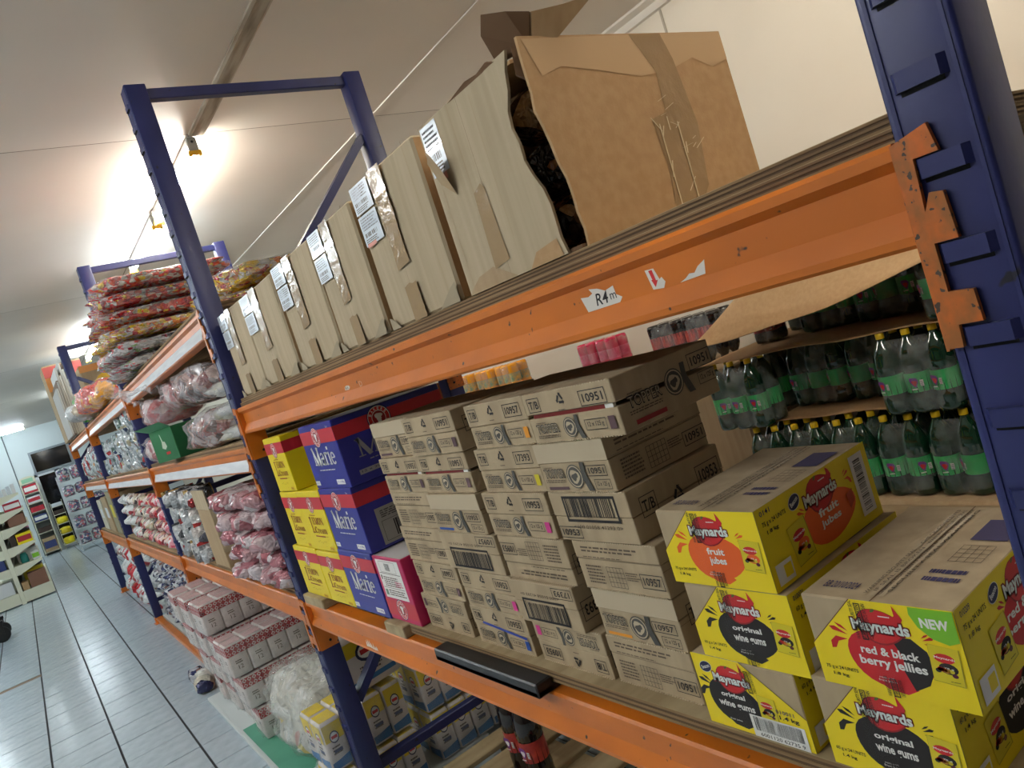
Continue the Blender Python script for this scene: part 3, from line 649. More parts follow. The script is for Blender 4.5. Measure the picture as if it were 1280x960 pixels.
# ================================================================== brown cartons on the top shelf
ZS = T1+.0285                          # top of the upper board
CRUSH = mat('crushed_cardboard', (164, 150, 124), .85)
LABEL_GREY = mat('shipping_label', (206, 214, 222), .22, coat=.4)
def shipping_label(fc, u0, v0, u1, v1, seed):
    fc.rect(u0, v0, u1, v1, LABEL_GREY); fc.lines(u0+(u1-u0)*.08, v0+(v1-v0)*.5, u1-(u1-u0)*.08, v1-(v1-v0)*.06, 5, INK_SOFT, seed)
    fc.bars(u0+(u1-u0)*.1, v0+(v1-v0)*.28, u0+(u1-u0)*.8, v0+(v1-v0)*.42, INK_SOFT, seed, 12); fc.lines(u0+(u1-u0)*.08, v0+(v1-v0)*.05, u1-(u1-u0)*.2, v0+(v1-v0)*.24, 3, INK_SOFT, seed+1)
def plain_carton(x0, x1, h, yf, label, rot=0.0, two=False, stub=False, side=.26, d=.42):
    w = x1-x0; t = thing('brown_carton', label, 'carton', ((x0+x1)/2, yf, ZS+.0005), (0, 0, rot), 'brown cartons on the top shelf')
    r = random.Random(int(x0*1000))
    b = MB(); nx, nz = 8, 8                                   # front wall slightly bulged, corners crushed
    def wall(o, ux, uy, n, W_, H_, m):
        vs = []; fs = []; o, ux, uy, n = Vector(o), Vector(ux), Vector(uy), Vector(n); sd = r.random()*9
        for j in range(nz+1):
            for i in range(nx+1):
                u, v = i/nx, j/nz; e = (1-abs(2*u-1)**4)*(1-abs(2*v-1)**4)
                q = o+ux*(u*W_)+uy*(v*H_)+n*(e*.004*(.6+mnoise.noise(Vector((u*3, v*3, sd)))))
                vs.append(q)
        for j in range(nz):
            for i in range(nx): fs.append((j*(nx+1)+i, j*(nx+1)+i+1, (j+1)*(nx+1)+i+1, (j+1)*(nx+1)+i))
        b.add(vs, fs, m, True)
    c = .005
    b.bbox((-w/2, 0, 0), (w/2, d, h), c, CARD_PALE)
    wall((-w/2+c, -.0002, c), (1,0,0), (0,0,1), (0,-1,0), w-2*c, h-2*c, CARD_PALE)
    wall((w/2+.0002, c, c), (0,1,0), (0,0,1), (1,0,0), d-2*c, h-2*c, CARD_TAN)
    b.build('body', t)
    b = MB(); fc = Face(b, (-w/2, -.005, 0), (1,0,0), (0,0,1), w, h)
    fc.rect(.455, .0, .4565, 1, CARD_DARK); fc.rect(.05, 0, .053, 1, CARD); fc.rect(.90, 0, .9035, 1, CARD); fc.rect(.70, 0, .702, 1, CARD)
    b.build('flap_seam', t)
    b = MB(); fc = Face(b, (-w/2, -.0058, 0), (1,0,0), (0,0,1), w, h)
    pts = [(.36, 1), (.55, 1)] + [(.55+.012*r.uniform(-1, 1), 1-.62*k/6) for k in range(1, 6)] + [(.55, .36), (.36, .34)] + [(.36+.012*r.uniform(-1, 1), .36+.6*k/6) for k in range(1, 6)]
    fc.poly(pts, TAPE); b.build('packing_tape', t, label='glossy strip of clear brown tape')
    b = MB(); fc = Face(b, (-w/2, -.0058, 0), (1,0,0), (0,0,1), w, h)
    fc.poly([(.37,0),(.55,0),(.55,.15),(.545,.235),(.50,.228),(.45,.24),(.37,.225),(.372,.1)], TAPE); b.build('packing_tape', t)
    b = MB(); fc = Face(b, (-w/2, -.0062, 0), (1,0,0), (0,0,1), w, h)
    shipping_label(fc, .03, .80, .33, .985, int(-x0*100)); shipping_label(fc, .03, .585, .33, .785, int(-x0*100)+9)
    if two: fc.rect(.05, .575, .2, .6, mat('pink_label_edge', (226, 150, 130), .5))
    b.build('shipping_label', t, label='glossy pale label')
    if r.random() < 2:
        b = MB(); fc = Face(b, (-w/2, -.0056, 0), (1,0,0), (0,0,1), w, h)
        fc.poly([(0,0),(.14,0),(.09,.045),(.04,.075),(0,.085)], CRUSH); b.build('crushed_corner', t)
        b = MB(); fc = Face(b, (-w/2, -.0056, 0), (1,0,0), (0,0,1), w, h); fc.poly([(1,0),(1,.12),(.94,.10),(.86,.06),(.78,.02),(.74,.0)], CRUSH); b.build('crushed_corner', t)
    return t
plain_carton(-2.385, -2.110, .290, .034, 'brown carton tight against the tall blue frame, first of the row', 0.012)
plain_carton(-2.090, -1.757, .284, .030, 'second brown carton from the tall blue frame, in the top row', -.010)
plain_carton(-1.722, -1.437, .286, .028, 'third brown carton from the tall blue frame, in the top row', .008)
plain_carton(-1.410, -1.150, .284, .022, 'fourth brown carton from the tall blue frame, in the top row', -.014)
plain_carton(-1.130, -.852, .300, .026, 'fifth brown carton of the top row, two labels, beside the torn one', .006, two=True)

# the torn carton: front and side walls have come apart at the corner, showing what is inside
t = thing('torn_carton', 'largest brown carton, torn open at one corner with ragged flaps on top', 'carton', (-.665, .018, ZS+.0005), (0, 0, 0), 'brown cartons on the top shelf')
tw, th, td = .29, .292, .44
r = random.Random(3)
def ragged(n, a, s): return [a+s*r.uniform(-1, 1) for _ in range(n)]
b = MB()
nz = 12; edge = [tw-.031+.013*math.sin(k/12*7)-.012*abs(math.sin(k/12*3.1))+r.uniform(-.004, .004) for k in range(nz+1)]
front = [(-tw/2, 0), (edge[0]-tw/2+.012, 0)] + [(edge[k]-tw/2, th*k/nz) for k in range(1, nz+1)] + [(-tw/2, th)]
b.prism(front, (0, .006, 0), (1,0,0), (0,0,1), (0,-1,0), .005, CARD_PALE)
b.build('front_panel', t, label='pale front panel with ragged edge')
b = MB()
redge = [.008+.010*math.sin(k/12*5+1)+r.uniform(-.003, .004) for k in range(nz+1)]
side = [(redge[k], th*k/nz+(0 if k < nz else .004)) for k in range(nz+1)][::-1] + [(td, 0), (td, th)]
b.prism(side, (tw/2+.004, 0, 0), (0,1,0), (0,0,1), (1,0,0), .005, CARD_TAN)
b.build('side_panel', t, label='tan side panel, smoother than the front')
b = MB(); b.box((-tw/2, td-.005, 0), (tw/2+.004, td, th), CARD_TAN); b.build('back_panel', t)
b = MB(); b.box((-tw/2, .007, 0), (-tw/2+.005, td-.006, th), CARD_TAN); b.build('far_side_panel', t)
b = MB(); b.box((-tw/2+.006, .008, .0), (tw/2+.003, td-.006, .005), CARD_DARK); b.build('bottom_panel', t)
b = MB(); b.prism([(-tw/2+.006,.008),(tw/2-.05,.03),(tw/2-.03,.06),(tw/2+.003,.08),(tw/2+.003,td-.006),(-tw/2+.006,td-.006)], (0,0,th-.006), (1,0,0), (0,1,0), (0,0,1), .005, CARD_TAN); b.build('top_panel', t)
b = MB(); fc = Face(b, (-tw/2, .001, 0), (1,0,0), (0,0,1), tw, th, off=.0008)
fc.rect(.06, 0, .063, 1, CARD); fc.rect(.34, 0, .343, 1, CARD); fc.rect(.44, 0, .4415, 1, CARD_DARK); fc.rect(.56, .2, .562, .95, CARD)
fc.poly([(0,0),(.5,0),(.3,.10),(.14,.08),(.04,.03)], CARD); fc.poly([(.62,0),(.9,0),(.88,.09),(.7,.07)], CARD_TAN); b.build('flap_seam', t)
b = MB(); fc = Face(b, (-tw/2, .001, 0), (1,0,0), (0,0,1), tw, th, off=.0011)
fc.poly([(.32,.08),(.47,.10),(.46,.30),(.45,.50),(.42,.53),(.34,.50),(.33,.30)], TAPE); b.build('packing_tape', t)
b = MB(); fc = Face(b, (-tw/2, .001, 0), (1,0,0), (0,0,1), tw, th, off=.0012)
shipping_label(fc, .02, .70, .20, .985, 44); fc.rect(.06, .66, .16, .70, mat('pink_label_edge', (226, 150, 130), .5)); b.build('shipping_label', t)
b = MB(); b.add([(-tw/2+.02,-.001,.19),(-tw/2+.056,-.001,.16),(-tw/2+.062,-.022,.205),(-tw/2+.052,-.03,.236),(-tw/2+.022,-.016,.226)], [(0,1,2,3,4)], CARD); b.build('peeled_label', t, label='curled piece of label peeling off')
b = MB(); fc = Face(b, (tw/2+.009, 0, 0), (0,1,0), (0,0,1), td, th, off=.0008)
fc.poly([(.50,1),(.66,1),(.69,.86),(.72,.5),(.68,.16),(.58,.0),(.47,.0),(.50,.3),(.49,.55),(.57,.58),(.58,.8)], TAPE); b.build('packing_tape', t, label='broad strip of brown tape with white scratches')
b = MB(); fc = Face(b, (tw/2+.009, 0, 0), (0,1,0), (0,0,1), td, th, off=.0014); r = random.Random(8)
SCR = mat('tape_scratch', (214, 196, 160), .6)
for k in range(16):
    u, v = r.uniform(.5, .68), r.uniform(.08, .66); a = r.uniform(0, 3.1); l = r.uniform(.02, .07)
    du, dv = l*math.cos(a), l*1.4*math.sin(a); fc.poly([(u,v),(u+du,v+dv),(u+du+.005,v+dv),(u+.005,v)], SCR)
for u in (.505, .60): fc.poly([(u,.03),(u+.006,.03),(u+.014,.52),(u+.008,.52)], SCR)
b.build('tape_scratch', t)
b = MB(); fc = Face(b, (tw/2+.009, 0, 0), (0,1,0), (0,0,1), td, th, off=.0005)
fc.poly([(.02,1),(1,1),(1,.84),(.9,.80),(.8,.86),(.66,.80),(.5,.78),(.3,.83),(.15,.86),(.06,.82)], mat('scuffed_cardboard', (194, 162, 122), .85)); b.build('scuffed_edge', t)
# torn flaps standing on the top edge
def flap(name, pts, m, th_=.004, lab=None):
    b = MB(); n = (Vector(pts[1])-Vector(pts[0])).cross(Vector(pts[2])-Vector(pts[0])).normalized()*th_; A = [Vector(p) for p in pts]; B = [p+n for p in A]; k = len(A)
    b.add(A+B, [tuple(range(k))[::-1], tuple(range(k, 2*k))]+[(i,(i+1)%k,k+(i+1)%k,k+i) for i in range(k)], m); return b.build(name, t, label=lab)
flap('torn_flap', [(.098,.006,th-.008),(.146,.03,th-.008),(.160,.035,th+.034),(.142,.01,th+.044),(.108,-.004,th+.058),(.092,-.002,th+.036)], CARD_DARK, lab='dark ragged flap bent upright')
flap('torn_flap', [(.146,.03,th-.006),(.150,.075,th+.0),(.172,.15,th+.052),(.168,.09,th+.040),(.160,.035,th+.034)], CARD, lab='ragged flap bent outward')
flap('torn_flap', [(-.04,.004,th-.001),(.098,.005,th-.002),(.08,.002,th+.006),(.05,.004,th+.003),(.02,.002,th+.006),(-.02,.004,th+.002)], CARD_DARK)
flap('torn_flap', [(tw/2-.012,.0,th*.86),(tw/2+.002,.012,th*.8),(tw/2-.002,.03,th*.98),(tw/2-.016,.01,th*1.0)], CARD_DARK)
SOUP = foil('wrapped_contents', [(60, 40, 28), (112, 74, 40), (150, 116, 76), (40, 34, 32), (176, 160, 140)], 30, .15, .1, .8, 60)
for k in range(3):
    for q in range(2):
        obj('wrapped_pack', blob_mesh('wrapped_pack', (.12, .16, .085), SOUP, 14, 8, .6, .6, .08, 3, k*2+q), None, (-.665+.055+.004*k, .018+.125+.175*q, ZS+.0065+.088*k), label=['lowest','middle','topmost'][k]+' brown wrapped pack inside the torn carton, '+['close to the gap','deep inside'][q], category='pack', group='packs inside the torn carton')

# ================================================================== printed wafer cartons, four columns of six
ROWZ = [.9352, 1.0232, 1.1112, 1.1992, 1.2872, 1.3752]; BH = .0872
def badge(fc, u, v, r, ring=True):
    ru, rv = r/fc.w, r/fc.h
    fc.ell(u, v, ru, rv, RIBBON); fc.ell(u, v, ru*.9, rv*.9, CARTON_LIGHT); fc.ell(u, v, ru*.8, rv*.8, RIBBON); fc.ell(u, v, ru*.58, rv*.58, CARTON_LIGHT, 0, 12, .12); fc.ell(u-.1*ru, v-.05*rv, ru*.36, rv*.3, RIBBON, .5, 10, .2); fc.ell(u+.22*ru, v+.1*rv, ru*.16, rv*.22, RIBBON, .2, 8)
    fc.poly([(u+ru*1.0, v+rv*1.15), (u+ru*1.5, v+rv*1.15), (u+ru*1.42, v+.2*rv), (u+ru*1.95, v-rv*1.2), (u+ru*1.3, v-rv*1.2), (u+ru*.86, v-.1*rv)], RIBBON)
def wordmark(fc, u0, v0, u1, v1):
    h = v1-v0
    fc.text('TOPPER', u0-.004, v0-h*.06, u1+.004, v1+h*.06, INK, .045); fc.text('TOPPER', u0+.004, v0+h*.06, u1-.004, v1-h*.06, CARTON_LIGHT, -.012)
    fc.lines(u0+.01, v1+h*.12, u0+(u1-u0)*.5, v1+h*.3, 1, INK_SOFT, 3); fc.lines(u0-.01, v0-h*.62, u1+.01, v0-h*.2, 2, INK_SOFT, 4)
def boxed(fc, s, u0, v0, u1, v1, m=INK, t=.0013):
    fc.frame(u0, v0, u1, v1, m, t); a, b = (u1-u0)*.12, (v1-v0)*.22; fc.text(s, u0+a, v0+b, u1-a, v1-b, m, .015)
def print_tb(fc, num, dot):
    boxed(fc, 'T/B', .05, .62, .20, .90); fc.recycle(.45, .80, .0105, INK); fc.lines(.40, .58, .50, .62, 1, INK_SOFT, 2); boxed(fc, num, .66, .60, .93, .88)
    wordmark(fc, .08, .20, .34, .37); badge(fc, .47, .26, .0165); boxed(fc, '12 x 125 g', .64, .16, .86, .36, INK, .001)
    fc.rect(.885, .14, .95, .37, dot)
def print_flap(fc, num, dot):
    fc.rect(.0, .60, 1, .985, CARTON_LIGHT); wordmark(fc, .06, .30, .36, .47); badge(fc, .50, .315, .0205); boxed(fc, num, .68, .31, .95, .52); boxed(fc, '12 x 125 g', .75, .06, .96, .25, INK, .001); fc.rect(.07, .06, .37, .12, dot)
def print_grid(fc, num, dot):
    fc.lines(.10, .76, .82, .90, 2, INK_SOFT, 8); fc.rect(.0, .625, 1, .632, INK_SOFT); fc.lines(.10, .655, .60, .69, 1, INK_SOFT, 21)
    for k in range(6): fc.rect(.36+.2*k/5-.002, .10, .36+.2*k/5+.002, .50, INK); 
    for k in range(5): fc.rect(.358, .10+.4*k/4-.004, .562, .10+.4*k/4+.004, INK)
    fc.lines(.10, .12, .32, .52, 6, INK_SOFT, 12); fc.lines(.58, .26, .74, .44, 4, INK_SOFT, 5); boxed(fc, num, .74, .16, .985, .44)
def print_bar(fc, num, dot):
    fc.frame(.18, .40, .86, .92, INK, .0045); fc.bars(.215, .50, .825, .87, INK, int(num), 30); fc.text('<100 01058 41293 0>', .24, .27, .86, .34, INK_SOFT, .01); boxed(fc, num, .02, .06, .32, .30)
PRINTS = {'tb': print_tb, 'flap': print_flap, 'grid': print_grid, 'bar': print_bar}
def wafer_carton(x0, x1, row, yf, kind, num, dot, label, flip=False, rot=0.0, gap=0.0, side='tb', depth=.222, tape=False):
    w = x1-x0; z = ROWZ[row]; t = thing('wafer_carton', label, 'carton', ((x0+x1)/2, yf+depth/2, z), (0, 0, rot), 'printed wafer cartons'); hx, hy = w/2, depth/2; r = random.Random(int(x0*999)+row)
    cut = {'tb': .5, 'flap': .60, 'grid': .628, 'bar': .5}[kind]; zc = BH*(1-cut if flip else cut)
    b = MB(); b.bbox((-hx+.0008, -hy+.0012, 0), (hx-.0008, hy-.001, zc-.0006), .0012, CARTON); b.build('tray', t)
    b = MB(); b.bbox((-hx, -hy, zc+.0006+gap), (hx, hy, BH-.0008), .0014, CARTON); b.build('lid', t)
    if gap:
        b = MB(); b.box((-hx+.012, -hy+.004, zc-.002), (hx-.03, -hy+.01, zc+gap+.002), mat('wafer_wrapper', (120, 36, 34), .25)); b.box((hx-.03, -hy+.004, zc-.002), (hx-.012, -hy+.01, zc+gap+.002), WHITE); b.build('wrapped_wafer', t, label='dark red wrapper showing through the gap')
    b = MB(); n = 34                                                     # perforated edges: a row of little torn teeth
    for k in range(n):
        x = -hx+.004+(w-.008)*k/n; hh = r.uniform(.0008, .0022)
        b.box((x, -hy-.0004, BH-.0022), (x+.0032, -hy+.003, BH-.0009+hh*.3), CARTON_EDGE)
        if kind != 'bar': b.box((x, -hy-.0007, .0002), (x+.0032, -hy+.0012, hh), CARTON_EDGE)
    b.build('torn_perforation', t, kind='stuff')
    b = MB(); fc = Face(b, (-hx, -hy, 0), (1,0,0), (0,0,1), w, BH, flip); PRINTS[kind](fc, num, dot)
    if tape: fc.poly([(.18,.56),(.50,.49),(.93,.40),(.95,.46),(.5,.56),(.2,.62)], mat('blue_tape', (40, 66, 170), .3))
    b.build('print', t)
    if side:
        b = MB(); fc = Face(b, (hx, -hy, 0), (0,1,0), (0,0,1), depth, BH, flip); print_side(fc, side, num); b.build('side_print', t)
    return t
def print_side(fc, side, num):
    if side == 'top': wordmark(fc, .10, .38, .42, .58); badge(fc, .56, .50, .021); boxed(fc, num, .74, .56, .99, .86); boxed(fc, '12 x 125 g', .80, .26, .99, .48, INK, .001); fc.rect(.12, .08, .42, .16, RED_DEEP)
    elif side == 'grid': print_grid(fc, num, None)
    else: fc.rect(0, .497, 1, .503, CARD_DARK); boxed(fc, 'T/B', .10, .40, .26, .78); fc.recycle(.48, .5, .013, INK); boxed(fc, num, .70, .36, .96, .78)
cols = {'A': [(-1.480,-1.262),(-1.466,-1.252),(-1.480,-1.264),(-1.470,-1.256),(-1.466,-1.252),(-1.470,-1.256)],
        'B': [(-1.234,-1.016),(-1.229,-1.013),(-1.255,-1.022),(-1.250,-1.036),(-1.248,-1.036),(-1.251,-1.030)],
        'C': [(-.996,-.783),(-1.008,-.812),(-1.012,-.797),(-1.020,-.808),(-1.000,-.797),(-.980,-.780)],
        'D': [(-.776,-.580),(-.770,-.578),(-.779,-.577),(-.797,-.600),(-.792,-.610),(-.773,-.548)]}
WAFERS = [
 ('A',0,.034,'tb','10951',PLUM_DOT,'upside-down carton, bottom of the stack column beside the magenta box',True,0,'tb',0), ('A',1,.036,'tb','10951',PLUM_DOT,'carton with recycling mark, second from bottom beside the magenta box',False,.003,'tb',0),
 ('A',2,.038,'grid','10951',PLUM_DOT,'carton with small grid print, third from bottom in the column by the blue boxes',False,0,'tb',0), ('A',3,.039,'grid','10951',PLUM_DOT,'carton with small grid print, fourth from bottom in the column by the blue boxes',False,0,'tb',0),
 ('A',4,.036,'tb','10951',PLUM_DOT,'gaping carton, second from top in the column by the blue boxes',False,0,'tb',.005), ('A',5,.045,'flap','10951',PLUM_DOT,'carton with blank pale flap, topmost beside the big blue box',False,0,None,0),
 ('B',0,.033,'tb','10955',BLUE_DOT,'bottom carton crossed by a strip of blue tape',False,0,'tb',0), ('B',1,.031,'tb','10953',PINK_DOT,'carton numbered 10953 with pink square, just above the blue taped one',False,0,'tb',0),
 ('B',2,.028,'bar','10957',ORANGE_DOT,'carton with upside-down barcode, under the one with blue bar',True,.004,'tb',0), ('B',3,.027,'flap','10955',BLUE_DOT,'carton with blank flap, number 10955 and blue bar',False,0,'tb',0),
 ('B',4,.032,'tb','10951',PLUM_DOT,'gaping carton numbered 10951 above the one with the blue bar',False,0,'tb',.005), ('B',5,.026,'tb','10951',PLUM_DOT,'topmost carton of the second column, overlapping its neighbour with the blank flap',False,.012,'tb',0),
 ('C',0,.036,'tb','10953',PINK_DOT,'upside-down bottom carton with pink square, next to the blue taped one',True,0,'tb',0), ('C',1,.024,'bar','17393',YELLOW_DOT,'carton with upside-down barcode and crushed edge, jutting out above the upside-down pink square',True,.012,'tb',0),
 ('C',2,.031,'grid','10953',PINK_DOT,'upside-down grid carton above the 17393 barcode',True,0,'tb',0), ('C',3,.031,'tb','10953',PINK_DOT,'carton numbered 10953 with pink square, under the one with yellow square',False,0,'tb',0),
 ('C',4,.034,'tb','17393',YELLOW_DOT,'carton numbered 17393 with a yellow square',False,0,'tb',0), ('C',5,.031,'tb','10957',ORANGE_DOT,'top carton numbered 10957 with an orange square',False,0,'tb',0),
 ('D',0,.040,'grid','10951',PLUM_DOT,'bottom carton with grid print, beside the lowest yellow sweet box',False,0,'tb',0), ('D',1,.038,'flap','10957',ORANGE_DOT,'carton numbered 10957 with orange bar, second from the bottom',False,0,'tb',0),
 ('D',2,.036,'grid','10957',ORANGE_DOT,'carton with grid print numbered 10957, beside the fruit sweets box',False,0,'tb',0), ('D',3,.032,'bar','10953',PINK_DOT,'carton with large upright barcode numbered 10953',False,.0,'tb',0),
 ('D',4,.029,'flap','10951',PLUM_DOT,'carton with blank pale flap and large round badge, second from top',False,.0,'grid',0), ('D',5,.025,'tb','10951',PLUM_DOT,'gaping top carton numbered 10951, closest to the soda bottles',False,.0,'top',.006)]
for c, row, yf, kind, num, dot, lab, flip, rot, side, gap in WAFERS:
    x0, x1 = cols[c][row]; wafer_carton(x0, x1, row, yf, kind, num, dot, lab, flip, rot, gap, side, tape=(c == 'B' and row == 0))

# ================================================================== biscuit boxes
def chef_badge(fc, u, v, r, small=False):
    ru, rv = r/fc.w, r/fc.h
    fc.ell(u, v, ru, rv, NAVY, 0, 24); fc.ell(u, v, ru*.93, rv*.93, WHITE, 0, 24); fc.ell(u, v, ru*.88, rv*.88, RED, 0, 24)
    fc.ell(u, v, ru*.60, rv*.60, WHITE, 0, 18); fc.ell(u, v, ru*.55, rv*.55, RED_DEEP, 0, 18)
    fc.ell(u, v+.18*rv, ru*.34, rv*.2, WHITE, 0, 10, .12); fc.rect(u-.2*ru, v-.12*rv, u+.2*ru, v+.14*rv, WHITE); fc.ell(u, v-.22*rv, ru*.17, rv*.2, WHITE, 0, 8)
    if not small:
        fc.arc_text('BAKERS', u, v, r*.735, 150, 30, r*.22, WHITE); fc.arc_text('BISCUITS', u, v, r*.735, 205, 335, r*.2, WHITE)
def biscuit_box(name, x0, x1, z0, z1, yf, body, front, side, label, rot=0.0, depth=.34, lid=None, group=None):
    w, h = x1-x0, z1-z0; t = thing(name, label, 'box', ((x0+x1)/2, yf+depth/2, z0), (0, 0, rot), group); hx, hy = w/2, depth/2
    b = MB(); b.bbox((-hx, -hy, .0004), (hx, hy, h-.0008), .002, body); b.build('body', t)
    b = MB(); b.box((-hx+.003, -hy+.004, h-.0016), (hx-.003, hy-.004, h-.0002), lid or body); b.box((-hx+.003, -.0008, h-.0012), (hx-.003, .0008, h+.00005), CARD_DARK); b.build('lid_flap', t)
    b = MB(); front(Face(b, (-hx, -hy, 0), (1,0,0), (0,0,1), w, h)); b.build('print', t)
    b = MB(); side(Face(b, (hx, -hy, 0), (0,1,0), (0,0,1), depth, h)); b.build('side_print', t)
    return t
def lemon_front(fc):
    fc.rect(.0, .70, 1, .90, RED_BAND); chef_badge(fc, .48, .765, .026)
    fc.lines(.30, .585, .62, .61, 1, RED_DEEP, 2)
    fc.serif('L', .23, .30, .37, .56, RED_DEEP, 0, .8); fc.serif('EMON', .36, .445, .80, .56, RED_DEEP, 0, .95); fc.serif('Cream', .36, .30, .84, .405, RED_DEEP, 0, .9)
    fc.lines(.30, .235, .78, .255, 1, RED_DEEP, 5, 1, False); fc.rect(.42, .245, .82, .249, RED_DEEP)
    r = random.Random(3)
    for k in range(26):
        u, v = r.uniform(.04, .94), r.uniform(.04, .66)
        if .2 < u < .86 and .22 < v < .64: continue
        fc.k -= .00003; fc.ell(u, v, .012, .005, mat('pale_yellow_fleck', (196, 170, 30), .5), r.uniform(0, 3), 5)
    for k in range(6): fc.ell(.34+.06*k, .15+.015*math.sin(k*1.7), .03, .006, mat('pale_yellow_fleck', (196, 170, 30), .5), .4*math.sin(k), 6)
    fc.rect(.74, .03, .90, .085, mat('lemon_corner_print', (220, 180, 20), .5)); fc.text('200g', .76, .04, .88, .075, RED_DEEP, 0)
def lemon_side(fc):
    fc.rect(.0, .70, 1, .90, RED_BAND); chef_badge(fc, .62, .79, .03); P = mat('brown_side_panel', (112, 92, 40), .6)
    fc.rect(.30, .12, .80, .60, P); fc.serif('LEMON', .36, .46, .74, .55, RED_DEEP); fc.serif('Cream', .42, .36, .74, .44, RED_DEEP); fc.bars(.38, .16, .74, .32, INK, 4, 18)
def marie_front(fc):
    fc.rect(.0, .70, 1, .905, RED_BAND); chef_badge(fc, .47, .795, .030)
    fc.serif('Marie', .20, .37, .84, .64, WHITE, 0, 1.15); fc.lines(.28, .275, .78, .305, 1, WHITE, 9)
    fc.rect(.02, .055, .15, .125, WHITE); fc.lines(.035, .075, .135, .105, 1, BISCUIT_BLUE, 3); fc.rect(.66, .06, .88, .135, WHITE); fc.text('12 x 200g', .68, .08, .86, .115, BISCUIT_BLUE, .01)
    fc.text('Est.', .845, .91, .90, .94, WHITE, 0)
SHADED_WHITE = mat('shaded_white_print', (150, 148, 150), .5)  # white print greyed in its colour for the shaded box side
def marie_side(fc):
    fc.rect(.0, .70, 1, .905, RED_BAND); chef_badge(fc, .40, .80, .036)
    fc.serif('Marie', .14, .36, .78, .62, SHADED_WHITE); fc.lines(.22, .28, .7, .31, 1, SHADED_WHITE, 9); fc.rect(.10, .12, .36, .19, SHADED_WHITE); fc.text('12 x 200g', .12, .135, .34, .175, NAVY, 0)
def marie_side_label(fc):
    fc.rect(.0, .70, 1, .905, RED_BAND); chef_badge(fc, .42, .79, .038); fc.rect(.13, .04, .75, .58, mat('shaded_side_panel', (150, 148, 142), .6))  # white label panel, side shade put into its colour
    fc.lines(.17, .42, .71, .54, 4, INK, 4); fc.frame(.16, .08, .72, .38, INK, .001); fc.bars(.26, .11, .64, .35, INK, 7, 22)
def red_front(fc):
    fc.rect(0, .08, 1, .33, RED_BAND); chef_badge(fc, .5, .195, .029)
    fc.rect(.10, .36, .88, .955, WHITE); fc.frame(.20, .76, .74, .93, INK_SOFT, .0008); fc.bars(.38, .79, .56, .90, INK, 3, 12); fc.rect(.13, .74, .84, .748, INK_SOFT)
    fc.lines(.22, .54, .82, .70, 5, INK_SOFT, 6); fc.lines(.58, .55, .82, .64, 3, MAGENTA, 7); fc.rect(.14, .64, .18, .71, INK_SOFT); fc.rect(.14, .40, .23, .49, mat('green_mark', (120, 150, 130), .6)); fc.lines(.27, .40, .84, .50, 3, INK_SOFT, 8); fc.rect(.13, .52, .84, .527, INK_SOFT)
def red_side(fc):
    r = random.Random(2)
    for k in range(9): fc.ell(r.uniform(.1, .9), r.uniform(.1, .9), .008, .012, mat('pink_fleck', (214, 96, 140), .5), 0, 6)
G = 'lemon biscuit boxes'
SB = .9315
biscuit_box('biscuit_box', -2.378, -2.142, SB, 1.108, .012, YELLOW_LEMON, lemon_front, lemon_side, 'yellow lemon biscuit box at the bottom, hard against the blue frame', .0, group=G)
biscuit_box('biscuit_box', -2.137, -1.931, SB, 1.104, .012, YELLOW_LEMON, lemon_front, lemon_side, 'yellow lemon biscuit box at the bottom, touching a blue box', .004, group=G)
biscuit_box('biscuit_box', -2.328, -2.146, 1.1085, 1.302, .016, YELLOW_LEMON, lemon_front, lemon_side, 'yellow lemon biscuit box in the middle row by the blue frame', -.006, group=G)
biscuit_box('biscuit_box', -2.138, -1.922, 1.1085, 1.305, .012, YELLOW_LEMON, lemon_front, lemon_side, 'yellow lemon biscuit box in the middle row, touching a blue box', .0, group=G)
biscuit_box('biscuit_box', -2.300, -2.109, 1.3055, 1.491, .012, YELLOW_LEMON, lemon_front, lemon_side, 'topmost yellow lemon biscuit box, its dim side panel showing', .0, group=G)
G = 'blue biscuit boxes'
biscuit_box('biscuit_box', -1.926, -1.678, SB, 1.1215, .012, BISCUIT_BLUE, marie_front, marie_side, 'blue tea biscuit box at the bottom beside the magenta box', .0, group=G)
biscuit_box('biscuit_box', -1.914, -1.656, 1.122, 1.3115, .012, BISCUIT_BLUE, marie_front, marie_side_label, 'middle blue tea biscuit box with shaded white barcode panel on its side', .0, group=G)
biscuit_box('biscuit_box', -1.906, -1.636, 1.312, 1.501, .012, BISCUIT_BLUE, marie_front, marie_side, 'topmost blue tea biscuit box of the three', .0, group=G)
biscuit_box('biscuit_box', -1.672, -1.492, .9355, 1.118, .014, MAGENTA, red_front, red_side, 'magenta biscuit box with white info panel and pale top', .0, .26, mat('pale_lid', (206, 200, 196), .5))

